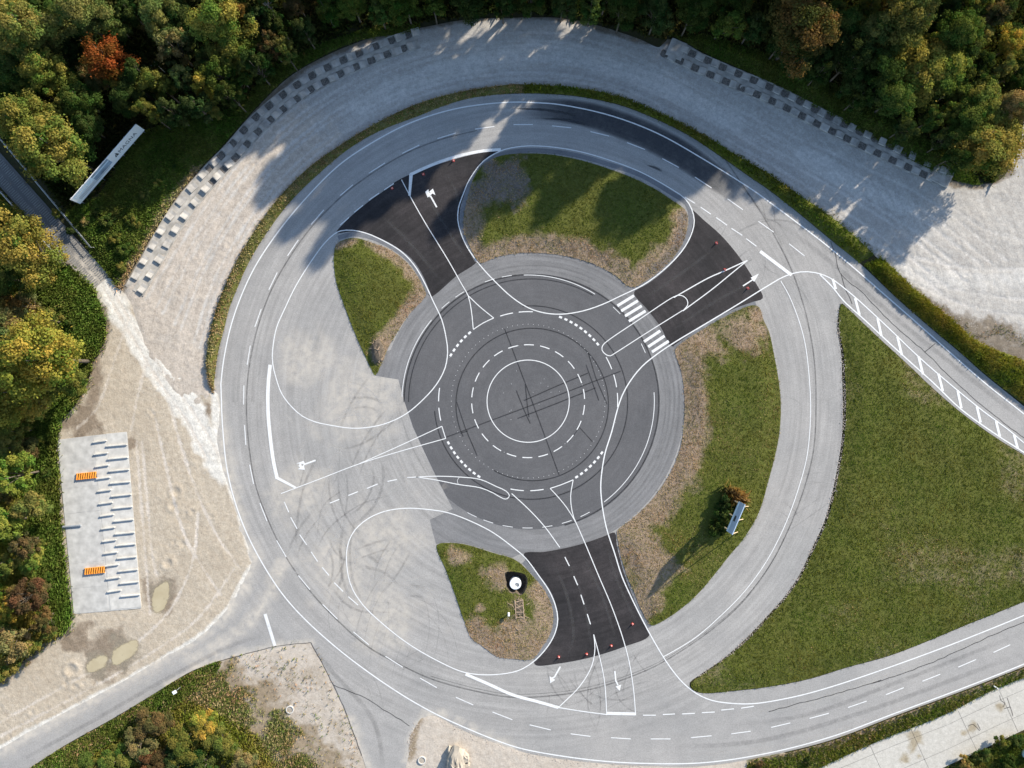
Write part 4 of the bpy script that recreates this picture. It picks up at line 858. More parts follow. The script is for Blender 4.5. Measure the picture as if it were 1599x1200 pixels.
b = MB(); b.box((0, 0, .16), (3.2, 3.0, .3), -.45, .05); b.build('end_slab', M['concrete_block']); o = bpy.data.objects['end_slab']; o.location = (*W((1470,274)), 0); tag(o, 'square concrete slab at the right end of the block row', 'slab')
b = MB(); b.box((0, 0, .16), (2.6, 2.8, .3), -.4, .05); o = b.build('end_slab', M['concrete_block']); o.location = (*W((1056,78)), 0); tag(o, 'square concrete slab at the upper left end of the right block row', 'slab')

# ================================================================= CORRUGATED TRACK with rails, upper left
ca, cb_, cc_, cd_ = (142,451), (173,434), (-160,20), (-195,42)
d = np.array(W((142,451))) - np.array(W((0,291))); d /= np.linalg.norm(d)
c0 = np.array(W((157.5,442.5))); nn = np.array((-d[1], d[0]))
Lc = np.array([c0 - d*k for k in np.linspace(0, 46, 60)])
V = []; wdt = 3.5
corr_poly = np.vstack([Lc + nn*wdt/2, (Lc - nn*wdt/2)[::-1]])
corr = tag(obj('corrugated_track', sheet('corrugated_track', corr_poly, M['corr'], .02, 1.0, None, {'dust': lambda x, y: 1-sstep(3, 9, np.hypot(x-c0[0], y-c0[1]))})), 'dark ribbed washboard track leaving the yard towards the upper left', 'track', kind='structure')
b = MB(); b.box((0, 0, .03), (.17, 1.15, .045), 0, .02); rib_me = b.mesh('rib', M['rib'])
for side in (-.82, .82):
    for k in range(72):
        q = c0 - d*(.3 + k*.36) + nn*side
        o = obj('rib', rib_me, corr); o.location = (*q, .022); o.rotation_euler = (0, 0, math.atan2(d[1], d[0]) + random.uniform(-.03, .03)); o.scale = (1, random.uniform(.8, 1.1), random.uniform(.8, 1.2))
def rail(a, b_, lab, end=None):
    k = 1 - 1.0/CAM_H
    A = np.array(W(a))*k; B = np.array(W(b_))*k; n = max(2, int(np.linalg.norm(B-A)/2.2)); root = empty('guard_rail', (*B, 0)); tag(root, lab, 'railing', 'steel rails along the corrugated track')
    inv = root.location
    mb = MB(); mb.tube([(*(A-B), 1.0), (0, 0, 1.0)] + ([(*(np.array(W(end))*k - B), .6)] if end else []), .055, 6); mb.build('handrail', M['steel'], root, True)
    mb = MB(); mb.tube([(*(A-B), .55), (0, 0, .55)], .035, 6); mb.build('mid_rail', M['steel'], root, True)
    pm = MB(); pm.box((0, 0, .5), (.08, .08, 1.0)); pme = pm.mesh('post', M['steel'])
    for i in range(n+1):
        o = obj('post', pme, root); q = (A-B)*i/n; o.location = (*q, -.02)
rail((-120,165), (101,414), 'pale steel railing on the lower left side of the ribbed track')
rail((-40,170), (140,386), 'pale steel railing on the upper right side of the ribbed track', (145,386))

# ================================================================= CONCRETE TEST PAD
pad = tag(obj('test_pad', sheet('test_pad', WA([(90,687),(147,680),(199,675),(210,812),(221,950),(116,959),(103,823)]), M['slab'], .10)), 'rectangular pale concrete test pad with rows of raised beams', 'pad')
def quad_slab(name, q, z0, z1, mat, parent):
    Q = WA(q); V = [(*p, z0) for p in Q] + [(*p, z1) for p in Q]
    if np.cross(Q[1]-Q[0], Q[2]-Q[1]) < 0: F = [(7,6,5,4)[::1], (0,4,5,1)[::-1][::-1], (1,5,6,2), (2,6,7,3), (3,7,4,0)]
    else: F = [(4,5,6,7), (0,1,5,4), (1,2,6,5), (2,3,7,6), (3,0,4,7)]
    return obj(name, mesh_py(name, V, F, mat), parent)
def lerp(a, b_, t): return (a[0]+(b_[0]-a[0])*t, a[1]+(b_[1]-a[1])*t)
TL_, TM, TMM, TRR = (90,687), (147,680), (168.5,678), (199,675); BL, BM, BMM, BR = (116,959), (170,954.5), (190.5,952.5), (221,950)
for k in range(7):
    a, b2 = k/7, (k+1)/7-.0025
    quad_slab('slab', [lerp(TL_, BL, a), lerp(TM, BM, a), lerp(TM, BM, b2), lerp(TL_, BL, b2)], .05, .115 + .004*(k % 3), M['slab'], pad)
ys_l = [683,691,710,729,748,767.5,787,806,826,845.5,864.5,884,904,924,953]; ys_r = [677,697,717,736,755,775,794,814,834,852,872,892,911,931,951]
def xm(y): return 146.5 + (y-691)*.0985
def xr(y): return 167.6 + (y-697)*.0965
def xe(y): return 199.3 + (y-694)*.0855
for i in range(14):
    y0, y1 = ys_l[i]+.5, ys_l[i+1]-.2
    quad_slab('slab', [(xm(y0)+1, y0), (xm(y0)+20.5, y0-3), (xm(y1)+20.5, y1-3), (xm(y1)+1, y1)], .05, .122 + .004*(i % 2), M['slab2'], pad)
    y0, y1 = ys_r[i]+.5, ys_r[i+1]-.2
    quad_slab('slab', [(xr(y0)+.8, y0), (xe(y0), y0-3), (xe(y1), y1-3), (xr(y1)+.8, y1)], .05, .126 + .004*(i % 2), M['slab2'], pad)
def beam(a, b2, parent):
    A = np.array(W(a)); B = np.array(W(b2)); mb = MB(); mb.box((0, 0, .13), (np.linalg.norm(B-A), .21, .26), 0, .03); o = mb.build('beam', M['slab2'], parent)
    o.location = (*((A+B)/2), .12); o.rotation_euler = (0, 0, math.atan2(*(B-A)[::-1]) + random.uniform(-.01, .01))
for y in ys_l[1:-1]: beam((xm(y)-.5, y), (xm(y)+21, y-3), pad)
for y in ys_r[1:-1]: beam((xr(y)-.3, y), (xe(y), y-3), pad)
for y in (690,): pass
def orange_ramp(c, lab):
    root = empty('orange_ramp', (*W(c), .125), R(6)); tag(root, lab, 'ramp', 'orange striped ramps on the concrete pad')
    for sy in (-.46, .46):
        mb = MB(); mb.box((0, sy, .16), (3.1, .09, .2), 0, .02); mb.build('side_frame', M['orange'], root)
    mb = MB(); mb.box((0, 0, .06), (3.1, .86, .04)); mb.build('base_plate', M['darksteel'], root)
    bm_ = MB(); bm_.box((0, 0, 0), (.17, .98, .16), 0, .03); bme = bm_.mesh('crossbar', M['orange'])
    for k in range(9):
        o = obj('crossbar', bme, root); o.location = (-1.44 + k*.36, 0, .24); o.rotation_euler = (0, 0, R(-14))
orange_ramp((136.5,743), 'orange steel ramp with crossbars near the upper end of the pad'); orange_ramp((149.5,890.5), 'orange steel ramp with crossbars near the lower end of the pad')
mb = MB(); mb.box((0, 0, .12), (2.9, .34, .24), 0, .05); mb.box((0, 0, .26), (2.9, .12, .05)); o = mb.build('steel_beam', M['steel']); o.location = (*W((113.5,821.5)), .12); o.rotation_euler = (0, 0, R(5)); tag(o, 'grey steel beam lying across the left edge of the concrete pad', 'beam')

# ================================================================= TRAFFIC CONES
def cone(p, lab):
    root = empty('traffic_cone', (*W(p), .054), random.uniform(0, 1.5)); root.scale = (.85, .85, .95); tag(root, lab, 'cone', 'traffic cones on the fresh asphalt')
    mb = MB(); mb.box((0, 0, .02), (.42, .42, .04), 0, .012); mb.build('base', M['cone'], root)
    mb = MB(); mb.lathe([(.15,.04),(.117,.2)], 16, closed_top=False); mb.lathe([(.083,.37),(.035,.56),(.028,.57)], 16); bd = mb.build('body', M['cone'], root, True)
    mb = MB(); mb.lathe([(.119,.2),(.085,.37)], 16, closed_top=False); mb.build('reflective_band', M['conewhite'], bd, True)
for p, l in (((612.5,294.5), 'orange cone by the dashed edge of the upper left entry, leftmost of three'), ((661,272.5), 'orange cone just below the thick white stop line, middle of three'), ((708,251.5), 'orange cone near the upper end of the upper left entry'),
    ((1118.5,380), 'orange cone on the right entry, nearest the ring road dashes'), ((1131.5,421.5), 'orange cone standing against the upper line of the right splitter'), ((1167.5,450.5), 'orange cone beside the white arrow of the right entry'),
    ((872.5,1026), 'orange cone at the lower left corner of the bottom entry'), ((916,1021.5), 'orange cone just left of the fork line on the bottom entry'), ((954.5,1008.5), 'orange cone just right of the fork line on the bottom entry'), ((987.5,974.5), 'orange cone in the right lane of the bottom entry, uppermost there')):
    cone(p, l)

def rock(seed, sx, sy, sz, nlat=7, nlon=11, rough=.22):
    r = np.random.default_rng(seed); V = []; F = []
    for i in range(nlat):
        t = i/(nlat-1)*math.pi*.5
        for k in range(nlon):
            a = 2*math.pi*k/nlon; rr = 1 + r.normal(0, rough*.6)
            V.append((sx*math.cos(a)*math.cos(t)*rr, sy*math.sin(a)*math.cos(t)*rr, sz*math.sin(t)**.45*(1+r.normal(0, rough*.25))))
    for i in range(nlat-1):
        for k in range(nlon): F.append((i*nlon+k, i*nlon+(k+1) % nlon, (i+1)*nlon+(k+1) % nlon, (i+1)*nlon+k))
    return V, F
# ================================================================= BANNER, BILLBOARD, SIGN, SHAFT, BOULDER
def text_mesh(s, size):
    c = bpy.data.curves.new('txt', 'FONT'); c.body = s; c.size = size; c.extrude = .004; c.align_x = 'LEFT'; c.space_character = 1.12
    o = bpy.data.objects.new('txt', c); me = bpy.data.meshes.new_from_object(o); bpy.data.objects.remove(o); bpy.data.curves.remove(c); return me
# long banner: local x along the board (left to right for the reader), z up, faces -y
hb, ht = 1.0, 3.75
pA = np.array(W((125.5,319)))*(1-hb/CAM_H); pB = np.array(W((226,203.5)))*(1-hb/CAM_H); Lb = np.linalg.norm(pB-pA)
ban = empty('banner_board', (*pA, 0), math.atan2(*(pB-pA)[::-1])); tag(ban, 'long white advertising board with dark lettering in the upper left grass', 'billboard')
mb = MB(); mb.box((Lb/2, .05, (hb+ht)/2), (Lb, .08, ht-hb), 0, 0); bpn = mb.build('panel', M['white'], ban)
pm = MB(); pm.box((0, .18, ht/2-.1), (.12, .12, ht)); pme = pm.mesh('post', M['steel'])
for k in range(7): o = obj('post', pme, ban); o.location = (.3 + k*(Lb-.6)/6, 0, 0)
def plate(name, x0, x1, z0, z1, mat, parent, y=.004):
    V = [(x0, y, z0), (x1, y, z0), (x1, y, z1), (x0, y, z1)]; return obj(name, mesh_py(name, V, [(0,1,2,3)], mat), parent)
plate('photo_print', Lb*.30, Lb*.545, hb+.85, ht-.12, M['photo'], bpn); plate('photo_streak', Lb*.30, Lb*.54, hb+1.85, hb+2.15, M['photolight'], bpn, 0)
plate('photo_print', Lb*.03, Lb*.30, hb+1.5, ht-.15, M['photolight'], bpn)
for k, (x0, x1, z, h_) in enumerate(((.05,.36,.62,.15),(.05,.33,.92,.15),(.05,.30,1.22,.12),(.31,.50,.58,.14))): plate('text_line', Lb*x0, Lb*x1, hb+z, hb+z+h_, M['inkgrey'], bpn, -.003)
for k in range(9): plate('headline_letter', Lb*(.04+.02*k), Lb*(.04+.02*k)+.2, hb+1.75, hb+2.2, M['white'], bpn, -.002)
me = text_mesh('MAGNA', 1.05); me.materials.append(M['inkdark']); o = obj('lettering', me, bpn); o.rotation_euler = (R(90), 0, 0); o.location = (Lb*.665, -.005, hb+1.0)
xs = max(v.co.x for v in me.vertices); o.scale = (Lb*.262/xs, 1, 1)
x0 = Lb*.603; z0 = hb+1.0
obj('logo', mesh_py('logo', [(x0, -.005, z0), (x0+.32, -.005, z0), (x0+.32, -.005, z0+.55), (x0+.22, -.005, z0+.55), (x0+.38, -.005, z0), (x0+.78, -.005, z0), (x0+.62, -.005, z0+.78), (x0+.38, -.005, z0+.78), (x0+.40,-.005,z0+.86),(x0+.58,-.005,z0+.86),(x0+.50,-.005,z0+1.02)], [(0,1,2,3),(4,5,6,7),(8,9,10)], M['inkdark']), bpn)
# billboard on posts in the right island
h0, h1 = 4.0, 7.1
p1 = np.array(W((1134,829)))*(1-h0/CAM_H); p2 = np.array(W((1153.5,783)))*(1-h0/CAM_H); Lb2 = np.linalg.norm(p2-p1); aa = math.atan2(*(p1-p2)[::-1])
bb = empty('billboard', (*p2, .2), aa); tag(bb, 'blue-grey billboard on tall timber posts above a dark shrub', 'billboard')
# local x runs from upper end to lower end; face looks to -y (towards the roundabout)
mb = MB(); mb.box((Lb2/2, 0, (h0+h1)/2), (Lb2, .12, h1-h0)); bpn2 = mb.build('panel', M['boardblue'], bb)
sgn = -1
plate('print', Lb2*.44, Lb2*.62, h0+1.0, h0+1.9, M['inkdark'], bpn2, -.065); plate('frame_strip', .05, Lb2-.05, h0+.08, h0+.75, M['photolight'], bpn2, -.064)
for k in range(3):
    x = .25 + k*(Lb2-.5)/2
    mb = MB(); mb.box((x, .16, h1/2-.1), (.16, .16, h1)); mb.build('post', M['wood'], bb)
    mb = MB(); mb.tube([(x, .2, h1-.3), (x, 3.0, -.1)], .07, 6); mb.build('brace', M['wood'], bb)
# road sign at the lower left
sg = empty('road_sign', (*W((283,1072)), 0)); tag(sg, 'white sign plate on a grey post beside the access road', 'sign')
mb = MB(); mb.tube([(0,0,0),(-.05,-.02,2.5)], .035, 7); mb.build('post', M['steel'], sg)
mb = MB(); mb.box((-.05,-.02,2.35), (.62,.5,.06), R(30)); mb.build('plate', M['white'], sg)
# shaft in its pit
n = len(P_PIT); V = [(*p, .07) for p in P_PIT] + [(*(P_PIT.mean(0) + (p-P_PIT.mean(0))*.82), -1.5) for p in P_PIT] + [(*P_PIT.mean(0), -1.55)]
F = [(i, (i+1) % n, n+(i+1) % n, n+i) for i in range(n)] + [(n+i, n+(i+1) % n, 2*n) for i in range(n)]
tag(obj('pit', mesh_py('pit', V, F, M['earth'])), 'dark dug pit round the white shaft ring', 'pit', kind='structure')
sc = np.array(W((804.8,912)))
sh = empty('inspection_shaft', (*sc, -1.5)); tag(sh, 'white concrete inspection shaft cone with an off-centre opening in its pit', 'shaft')
mb = MB(); seg = 32; V = []; F = []
rings = [(.90,0,0,0),(.90,0,0,1.50),(.86,0,0,1.56),(.40,.26,-.16,1.60),(.36,.26,-.16,1.60),(.34,.26,-.16,.8)]
for r, ox, oy, z in rings:
    for k in range(seg): a = 2*math.pi*k/seg; V.append((ox+r*math.cos(a), oy+r*math.sin(a), z))
for i in range(len(rings)-1):
    for k in range(seg): F.append((i*seg+k, i*seg+(k+1) % seg, (i+1)*seg+(k+1) % seg, (i+1)*seg+k))
obj('cone', mesh_py('cone', V, F, M['white'], False), sh)
mb = MB(); mb.lathe([(.32,0),(.32,.02)], 24, (.26,-.16,1.2)); mb.build('cover', M['concrete'], sh)
# timber frame trench below it
fr = empty('timber_frame', (*W((811,951)), .1), R(4)); tag(fr, 'rough timber trench frame below the white shaft', 'frame')
for sx in (-.62, .62): mb = MB(); mb.box((sx, 0, .14), (.16, 3.0, .22), 0, .03); mb.build('side_board', M['stick'], fr)
for k in range(4): mb = MB(); mb.box((0, -1.3+k*.85, .16), (1.2, .14, .14), random.uniform(-.3,.3), .02); mb.build('crosspiece', M['stick'], fr)
mb = MB(); mb.box((0, 0, .01), (1.1, 2.9, .06)); mb.build('soil', M['earth'], fr)
for k in range(26):
    x, y, b2, l = random.gauss(0, .6), random.gauss(-.2, 1.3), random.uniform(0, 3.14), random.uniform(.2, .6)
    mb = MB(); mb.tube([(x-l*math.cos(b2), y-l*math.sin(b2), .12), (x, y, .22), (x+l*math.cos(b2), y+l*math.sin(b2), .1)], [.03,.05,.03], 5); mb.build('stick', M['stick'], fr)
V, F = rock(33, .75, 1.6, .22, 6, 12, .3); o = obj('loose_earth', mesh_py('loose_earth', V, F, M['earth'], True), fr)
mk = empty('marker_post', (*W((794.5,957)), .1)); tag(mk, 'small white box on a post beside the trench', 'post')
mb = MB(); mb.box((0,0,.45), (.1,.1,.9)); mb.build('post', M['wood'], mk); mb = MB(); mb.box((0,0,.85), (.3,.55,.25), 0, .03); mb.build('box', M['white'], mk); mb = MB(); mb.box((.05,-.75,.06), (.45,.35,.12), .3, .02); mb.build('foot_stone', M['concrete'], mk)
# manhole rings
for p, l in (((453,1108), 'round concrete manhole in the stony lot'), ((659,1187), 'round concrete manhole left of the pale boulder')):
    rt = empty('manhole', (*W(p), .02)); tag(rt, l, 'manhole', 'round manholes in the dirt'); mb = MB(); mb.lathe([(.62,0),(.62,.18),(.48,.18),(.48,.05)], 28, closed_top=False); mb.build('ring', M['concrete'], rt, False); mb = MB(); mb.lathe([(.47,0),(.47,.1)], 28); mb.build('lid', M['stone'], rt)
# pale boulder with broken slabs
rt = empty('boulder', (*W((712,1190)), -.05)); tag(rt, 'big pale angular boulder below the bottom edge line', 'boulder')
V, F = rock(4, 1.45, 2.9, 1.7); obj('rock', mesh_py('rock', V, F, M['stone']), rt)
for k, (x, y, sx, sy, sz, a) in enumerate(((1.3,1.0,.7,1.1,1.1,.5),(1.5,-.6,.6,.9,.9,-.4),(-.9,1.8,.5,.7,.8,.3))):
    V, F = rock(10+k, sx, sy, sz, 6, 8, .3); o = obj('chunk', mesh_py('chunk', V, F, M['stone']), rt); o.location = (x, y, 0); o.rotation_euler = (0, .2, a)
# brush pile at the tip of the left island
bp = empty('brush_pile', (*W((591,548)), .1)); tag(bp, 'heap of dry branches and earth at the tip of the teardrop island', 'brush pile')
V, F = rock(21, 1.0, 1.9, .7, 6, 12, .2); obj('earth_mound', mesh_py('earth_mound', V, F, M['earth'], True), bp)
for k in range(60):
    a = random.uniform(0, 6.28); rr = random.uniform(0, 1)**.5; x, y = rr*.95*math.cos(a), rr*1.8*math.sin(a); zz = .62*(1-rr*.9)+.1; b2 = random.uniform(0, 3.14); l = random.uniform(.3, .9)
    mb = MB(); mb.tube([(x-l*math.cos(b2), y-l*math.sin(b2), zz), (x, y, zz+.12), (x+l*math.cos(b2), y+l*math.sin(b2), zz+random.uniform(-.1,.1))], [.03,.05,.02], 5); mb.build('branch', M['stick'], bp)
# pale blue tank at the lower right edge, verge posts
rt = empty('water_tank', (*W((1601,1176)), 0)); tag(rt, 'pale blue rounded tank cut by the right edge near the bottom corner', 'tank'); mb = MB(); mb.lathe([(.6,0),(.72,.1),(.72,1.0),(.6,1.15),(.2,1.22),(.0,1.23)], 24, closed_top=False); mb.build('body', M['tank'], rt, True); mb = MB(); mb.lathe([(.2,1.2),(.2,1.3)], 16); mb.build('lid', M['white'], rt)
dp = empty('delineator_post', (*W((1551,1071)), .1)); tag(dp, 'pale marker post in the verge near the right edge', 'post'); mb = MB(); mb.box((0,0,.5), (.13,.1,1.0), .3, .03); mb.build('post', M['white'], dp); mb = MB(); mb.box((0,0,.82), (.14,.11,.15), .3); mb.build('band', M['darksteel'], dp)

# ================================================================= TREES
def leaf_cloud(centres, radii, n, size, seed, flat=.8, top=True):
    """leaf-sized faces spread over the outer part of many clumps"""
    r = np.random.default_rng(seed); P = []; T = []; Nn = []; HU = []
    tot = (radii**2).sum()
    for c, rad in zip(centres, radii):
        k = max(8, int(n*rad**2/tot)); v = r.normal(size=(k, 3)); v /= np.linalg.norm(v, axis=1, keepdims=True)
        if top: v[:, 2] = np.where((v[:, 2] < -.2) & (r.random(k) < .7), -v[:, 2], v[:, 2])
        q = rad * r.uniform(.2, 1.12, k)**.6 * np.where(r.random(k) < .14, r.uniform(1, 1.7, k), 1); P.append(c + v*q[:, None]*np.array((1, 1, flat))); Nn.append(v)
        HU.append(np.full(k, r.random()))
        T.append(np.clip(.5 + .42*(r.random()-.5)*2 + r.normal(0, .17, k), 0, 1))
    P = np.concatenate(P); T = np.concatenate(T); Nn = np.concatenate(Nn); m = len(P)
    nn = Nn + r.normal(0, .55, (m, 3)); nn[:, 2] += .25; nn /= np.linalg.norm(nn, axis=1, keepdims=True)
    a = np.cross(nn, r.normal(size=(m, 3))); a /= np.linalg.norm(a, axis=1, keepdims=True); b_ = np.cross(nn, a)
    s = size * r.uniform(.6, 1.35, m)[:, None]
    V = np.stack([P - a*s*.5, P + b_*s*.36 + nn*s*.08, P + a*s*.5, P - b_*s*.36 + nn*s*.08], 1).reshape(-1, 3)
    return V, np.arange(m*4).reshape(-1, 4), np.repeat(T, 4), np.repeat(np.concatenate(HU), 4)
def make_tree(kind, seed):
    r = np.random.default_rng(seed)
    Rr, H, nl, ls, ncl = {'big': (4.0, 13., 15000, .25, 85), 'small': (2.2, 7., 8000, .20, 48), 'tall': (4.6, 27., 15000, .42, 95), 'shrub': (1.25, 1.9, 3200, .15, 26), 'birch': (1.5, 8., 1500, .20, 14), 'airy': (3.4, 11., 6500, .24, 60)}[kind]
    base = {'big': .22, 'small': .12, 'tall': .06, 'shrub': .05, 'birch': .5, 'airy': .35}[kind]*H
    cz = (H+base)/2; hz = (H-base)/2; cs = []; rs_ = []
    ax = r.uniform(.85, 1.2); lop = r.normal(0, .12, 2)
    while len(cs) < ncl:
        v = r.normal(size=3); v /= np.linalg.norm(v); q = r.uniform(.25, 1)**.45
        if v[2] < -.55: continue
        w_ = 1.0 if kind != 'tall' else (1 - .5*max(v[2], 0))
        th_ = math.atan2(v[1], v[0]); rim = 1 + .22*math.sin(3*th_ + seed) + .17*math.sin(5*th_ + 2.3*seed) + .12*math.sin(2*th_ - seed)
        cs.append((v[0]*Rr*.78*q*ax*w_*rim + lop[0]*Rr, v[1]*Rr*.78/ax*q*w_*rim + lop[1]*Rr, cz + v[2]*hz*.8*q)); rs_.append(Rr*r.uniform(.11, .29) * (1.0 if kind != 'birch' else .9))
    cs = np.array(cs); rs_ = np.array(rs_)
    V, F, T, HU = leaf_cloud(cs, rs_, nl, ls, seed, .75)
    crown = mesh_np('crown', V, F, M['leaf'], False, {'tint': T, 'hue': HU})
    mb = MB(); tr = {'big': .22, 'small': .13, 'tall': .34, 'shrub': .05, 'birch': .10, 'airy': .18}[kind]
    bend = r.normal(0, .05*H, 2)*.4
    pts = [(bend[0]*(k/5)**2, bend[1]*(k/5)**2, H*.86*k/5 - .1) for k in range(6)]
    mb.tube(pts, [tr*(1-.16*k) for k in range(6)], 7)
    for k in r.permutation(len(cs))[:min(12, len(cs))]:
        c = cs[k]; z0 = base*.7 + (c[2]-base*.7)*.45; u = max(z0, .1)/(H*.86); s0 = np.array((bend[0]*u*u, bend[1]*u*u, z0)); mid = (s0+c)/2 + np.array((0, 0, .08*H*.3))
        mb.tube([s0, mid, c], [tr*.42, tr*.27, tr*.09], 5)
    trunk = mb.mesh('trunk', M['birch'] if kind == 'birch' else M['bark'], True)
    return crown, trunk, Rr, H
LIB = {k: [make_tree(k, s*13+i) for i in range(n)] for s, (k, n) in enumerate((('big', 7), ('small', 5), ('tall', 4), ('shrub', 4), ('birch', 2), ('airy', 3)))}
COLS = {'olive': (.155,.150,.040), 'yellow': (.250,.212,.048), 'gold': (.34,.245,.044), 'green': (.085,.110,.028), 'palegreen': (.150,.162,.056), 'dark': (.046,.064,.020), 'rust': (.21,.066,.022), 'orange': (.165,.098,.032), 'tan': (.235,.18,.072), 'brown': (.135,.095,.040), 'lime': (.200,.210,.044), 'redbrown': (.115,.060,.032)}
CNAME = {'olive': 'olive green', 'yellow': 'yellow-green', 'gold': 'golden yellow', 'green': 'mid green', 'palegreen': 'pale green', 'dark': 'dark green', 'rust': 'rust red', 'orange': 'orange-brown', 'tan': 'tan coloured', 'brown': 'brownish', 'lime': 'bright lime green', 'redbrown': 'reddish brown'}
TREES = []
def tree(px, py, rpx, col, kind='big', hk=None, zone='', ground_pos=False, lab=None):
    crown, trunk, Rr, H = random.choice(LIB[kind]); sc = rpx*.1/Rr*(1.13 if kind in ('big', 'small') else 1); hs = hk/H if hk else sc*random.uniform(.9, 1.1)
    top = H*hs*.72; X, Y = W((px, py)); f = 1 if ground_pos else 1 - top/CAM_H
    root = empty({'shrub': 'shrub', 'birch': 'birch_tree'}.get(kind, 'tree'), (X*f, Y*f, -.08), random.uniform(0, 6.28)); root.scale = (sc, sc, hs)
    c = np.array(COLS[col])*random.uniform(.85, 1.15)*np.array((random.uniform(.92, 1.08), 1, random.uniform(.85, 1.15)))
    t_ = obj('trunk', trunk, root); o = obj('crown', crown, root); o.color = (*c, 1)
    TREES.append((root, px, py, col, kind, zone, lab)); return root
UL, UR, LW, BLW, TOP, OUT = 'upper left wood', 'upper right wood', 'wood at the left edge', 'thicket in the lower left corner', 'dark wood along the top edge', 'wood beyond the top edge'
for a in ((30,38,40,'olive'),(72,98,33,'yellow'),(122,25,36,'palegreen'),(12,105,28,'green'),(22,182,40,'olive'),(72,228,46,'olive'),(232,18,32,'palegreen'),(335,18,38,'yellow'),(365,62,32,'olive'),
          (120,152,27,'green'),(188,146,26,'dark'),(55,138,22,'green'),(170,30,24,'green'),(290,30,26,'dark'),(0,10,30,'yellow'),(132,196,22,'dark')): tree(*a, 'big', zone=UL)
tree(163,90,38,'rust','airy', 11, zone=UL, lab='rust red maple standing out in the upper left wood')
for a in ((268,70,25,'tan'),(276,116,17,'palegreen'),(312,128,18,'yellow'),(246,132,21,'olive'),(215,110,20,'dark'),(330,175,14,'olive'),(300,160,20,'dark'),(345,110,22,'green'),(355,145,16,'dark'),(395,100,22,'dark'),(375,20,16,'orange'),(415,62,17,'brown'),(400,30,20,'dark'),(440,75,15,'olive'),(430,30,18,'dark'),(470,40,16,'dark'),(230,175,15,'olive'),(125,270,14,'dark'),(140,185,18,'green'),(262,170,18,'dark')): tree(*a, 'small', 11.5 if a[0] > 195 and a[2] > 14 else None, zone=UL)
tree(243,100,9,'dark','birch', zone=UL, lab='thin bare white birch leaning in the upper left wood'); tree(418,6,16,'olive','birch', 9, zone=UL, lab='white stemmed birch at the top edge above the hump row')
# trees along and beyond the top: they throw the long shadows over the ring
for a in ((505,8,22),(545,-8,26),(590,12,20),(630,-6,26),(675,2,20),(735,-12,24),(785,2,18),(830,-8,22),(880,0,18),(925,6,20),(948,-10,22),(975,8,24),(1030,12,24),(1085,14,24),(1135,28,22),(1180,36,22),(1225,62,20),(1160,-8,28),(1090,-20,26)):
    tree(*a, random.choice(('dark','dark','green')), 'small' if a[2] < 23 else 'big', 10 if a[2] < 23 else 12.5, zone=TOP)
for x, y, rr_, hh_ in ((962,14,24,8.5),(1000,-20,30,10),(1040,-8,26,10),(925,20,20,8),(1075,5,24,10)): tree(x, y, rr_, 'dark', 'small', hh_, zone=TOP, ground_pos=True)
for x, y, h in ((520,-60,17),(570,-75,19),(620,-50,17),(600,-110,21),(660,-95,20),(640,-20,17),(668,-45,22),(725,-20,19),(785,-60,25),(700,-120,24),(770,-40,25),(800,-80,27),(818,-122,28),(845,-30,28),(840,-110,29),(890,-70,30),(900,-12,29),(905,-130,31),(955,-60,31),(960,-120,31),(1078,-38,27),(1112,-72,30),(1100,-20,26),(1150,-60,29),(1160,-120,31),(1195,-90,29),(1195,-25,25),(1240,-55,28),(1285,-90,29),(1290,-25,24),(1330,-50,27),(1380,-80,28),(1375,-20,22),(1430,-60,27),(1300,-140,30),(1200,-150,30),(1470,-110,28),(1470,-40,22),(1515,-75,23),(1570,-110,20),(1400,-150,29),(450,-70,15),(400,-60,14),(340,-80,14),(1035,-155,30),(1700,40,12)):
    tree(x, y, random.uniform(36, 50), random.choice(('dark','green','olive')), 'tall' if h > 18 else 'big', h, OUT, True)
for a in ((1262,32,46,'orange'),(1372,45,30,'palegreen'),(1440,28,38,'olive'),(1330,28,26,'green'),(1500,45,32,'green'),(1330,95,30,'dark'),(1380,95,30,'dark')): tree(*a, 'big', zone=UR)
for a in ((1432,118,46,'yellow'),(1400,150,30,'green'),(1482,108,36,'lime'),(1548,150,34,'olive'),(1542,214,46,'yellow'),(1515,180,30,'green'),(1585,160,26,'tan')): tree(*a, 'big', 10.0, zone=UR)
tree(1583,68,26,'gold','airy', zone=UR, lab='bright golden tree at the right edge of the upper right wood'); tree(1558,20,24,'brown','airy', zone=UR)
for a in ((1290,85,20,'dark'),(1285,110,16,'dark'),(1340,120,18,'dark'),(1370,140,16,'dark'),(1465,180,16,'green'),(1450,70,20,'lime'),(1520,85,22,'dark'),(1400,60,18,'green'),(1310,60,18,'dark'),(1500,240,16,'dark'),(1565,105,16,'olive'),(1480,220,14,'dark'),(1420,195,15,'dark'),(1255,95,18,'dark'),(1345,150,15,'dark')): tree(*a, 'small', 9.0, zone=UR)
for a in ((30,392,43,'yellow'),(2,345,30,'olive'),(52,560,52,'yellow'),(8,520,34,'tan'),(15,610,42,'yellow'),(92,592,30,'olive'),(-12,430,34,'green')): tree(*a, 'big', zone=LW)
for a in ((6,465,22,'orange'),(38,478,20,'tan'),(15,745,28,'lime'),(5,700,20,'olive'),(30,790,24,'olive'),(2,820,26,'lime'),(30,850,20,'brown'),(22,675,18,'olive'),(70,500,18,'olive'),(4,880,20,'olive')): tree(*a, 'small', zone=LW)
for a in ((3,955,18,'gold'),(35,935,24,'redbrown'),(60,970,18,'brown'),(12,1000,24,'tan'),(40,1015,18,'olive'),(-5,1045,22,'olive'),(75,995,10,'olive')): tree(*a, 'small', zone=BLW)
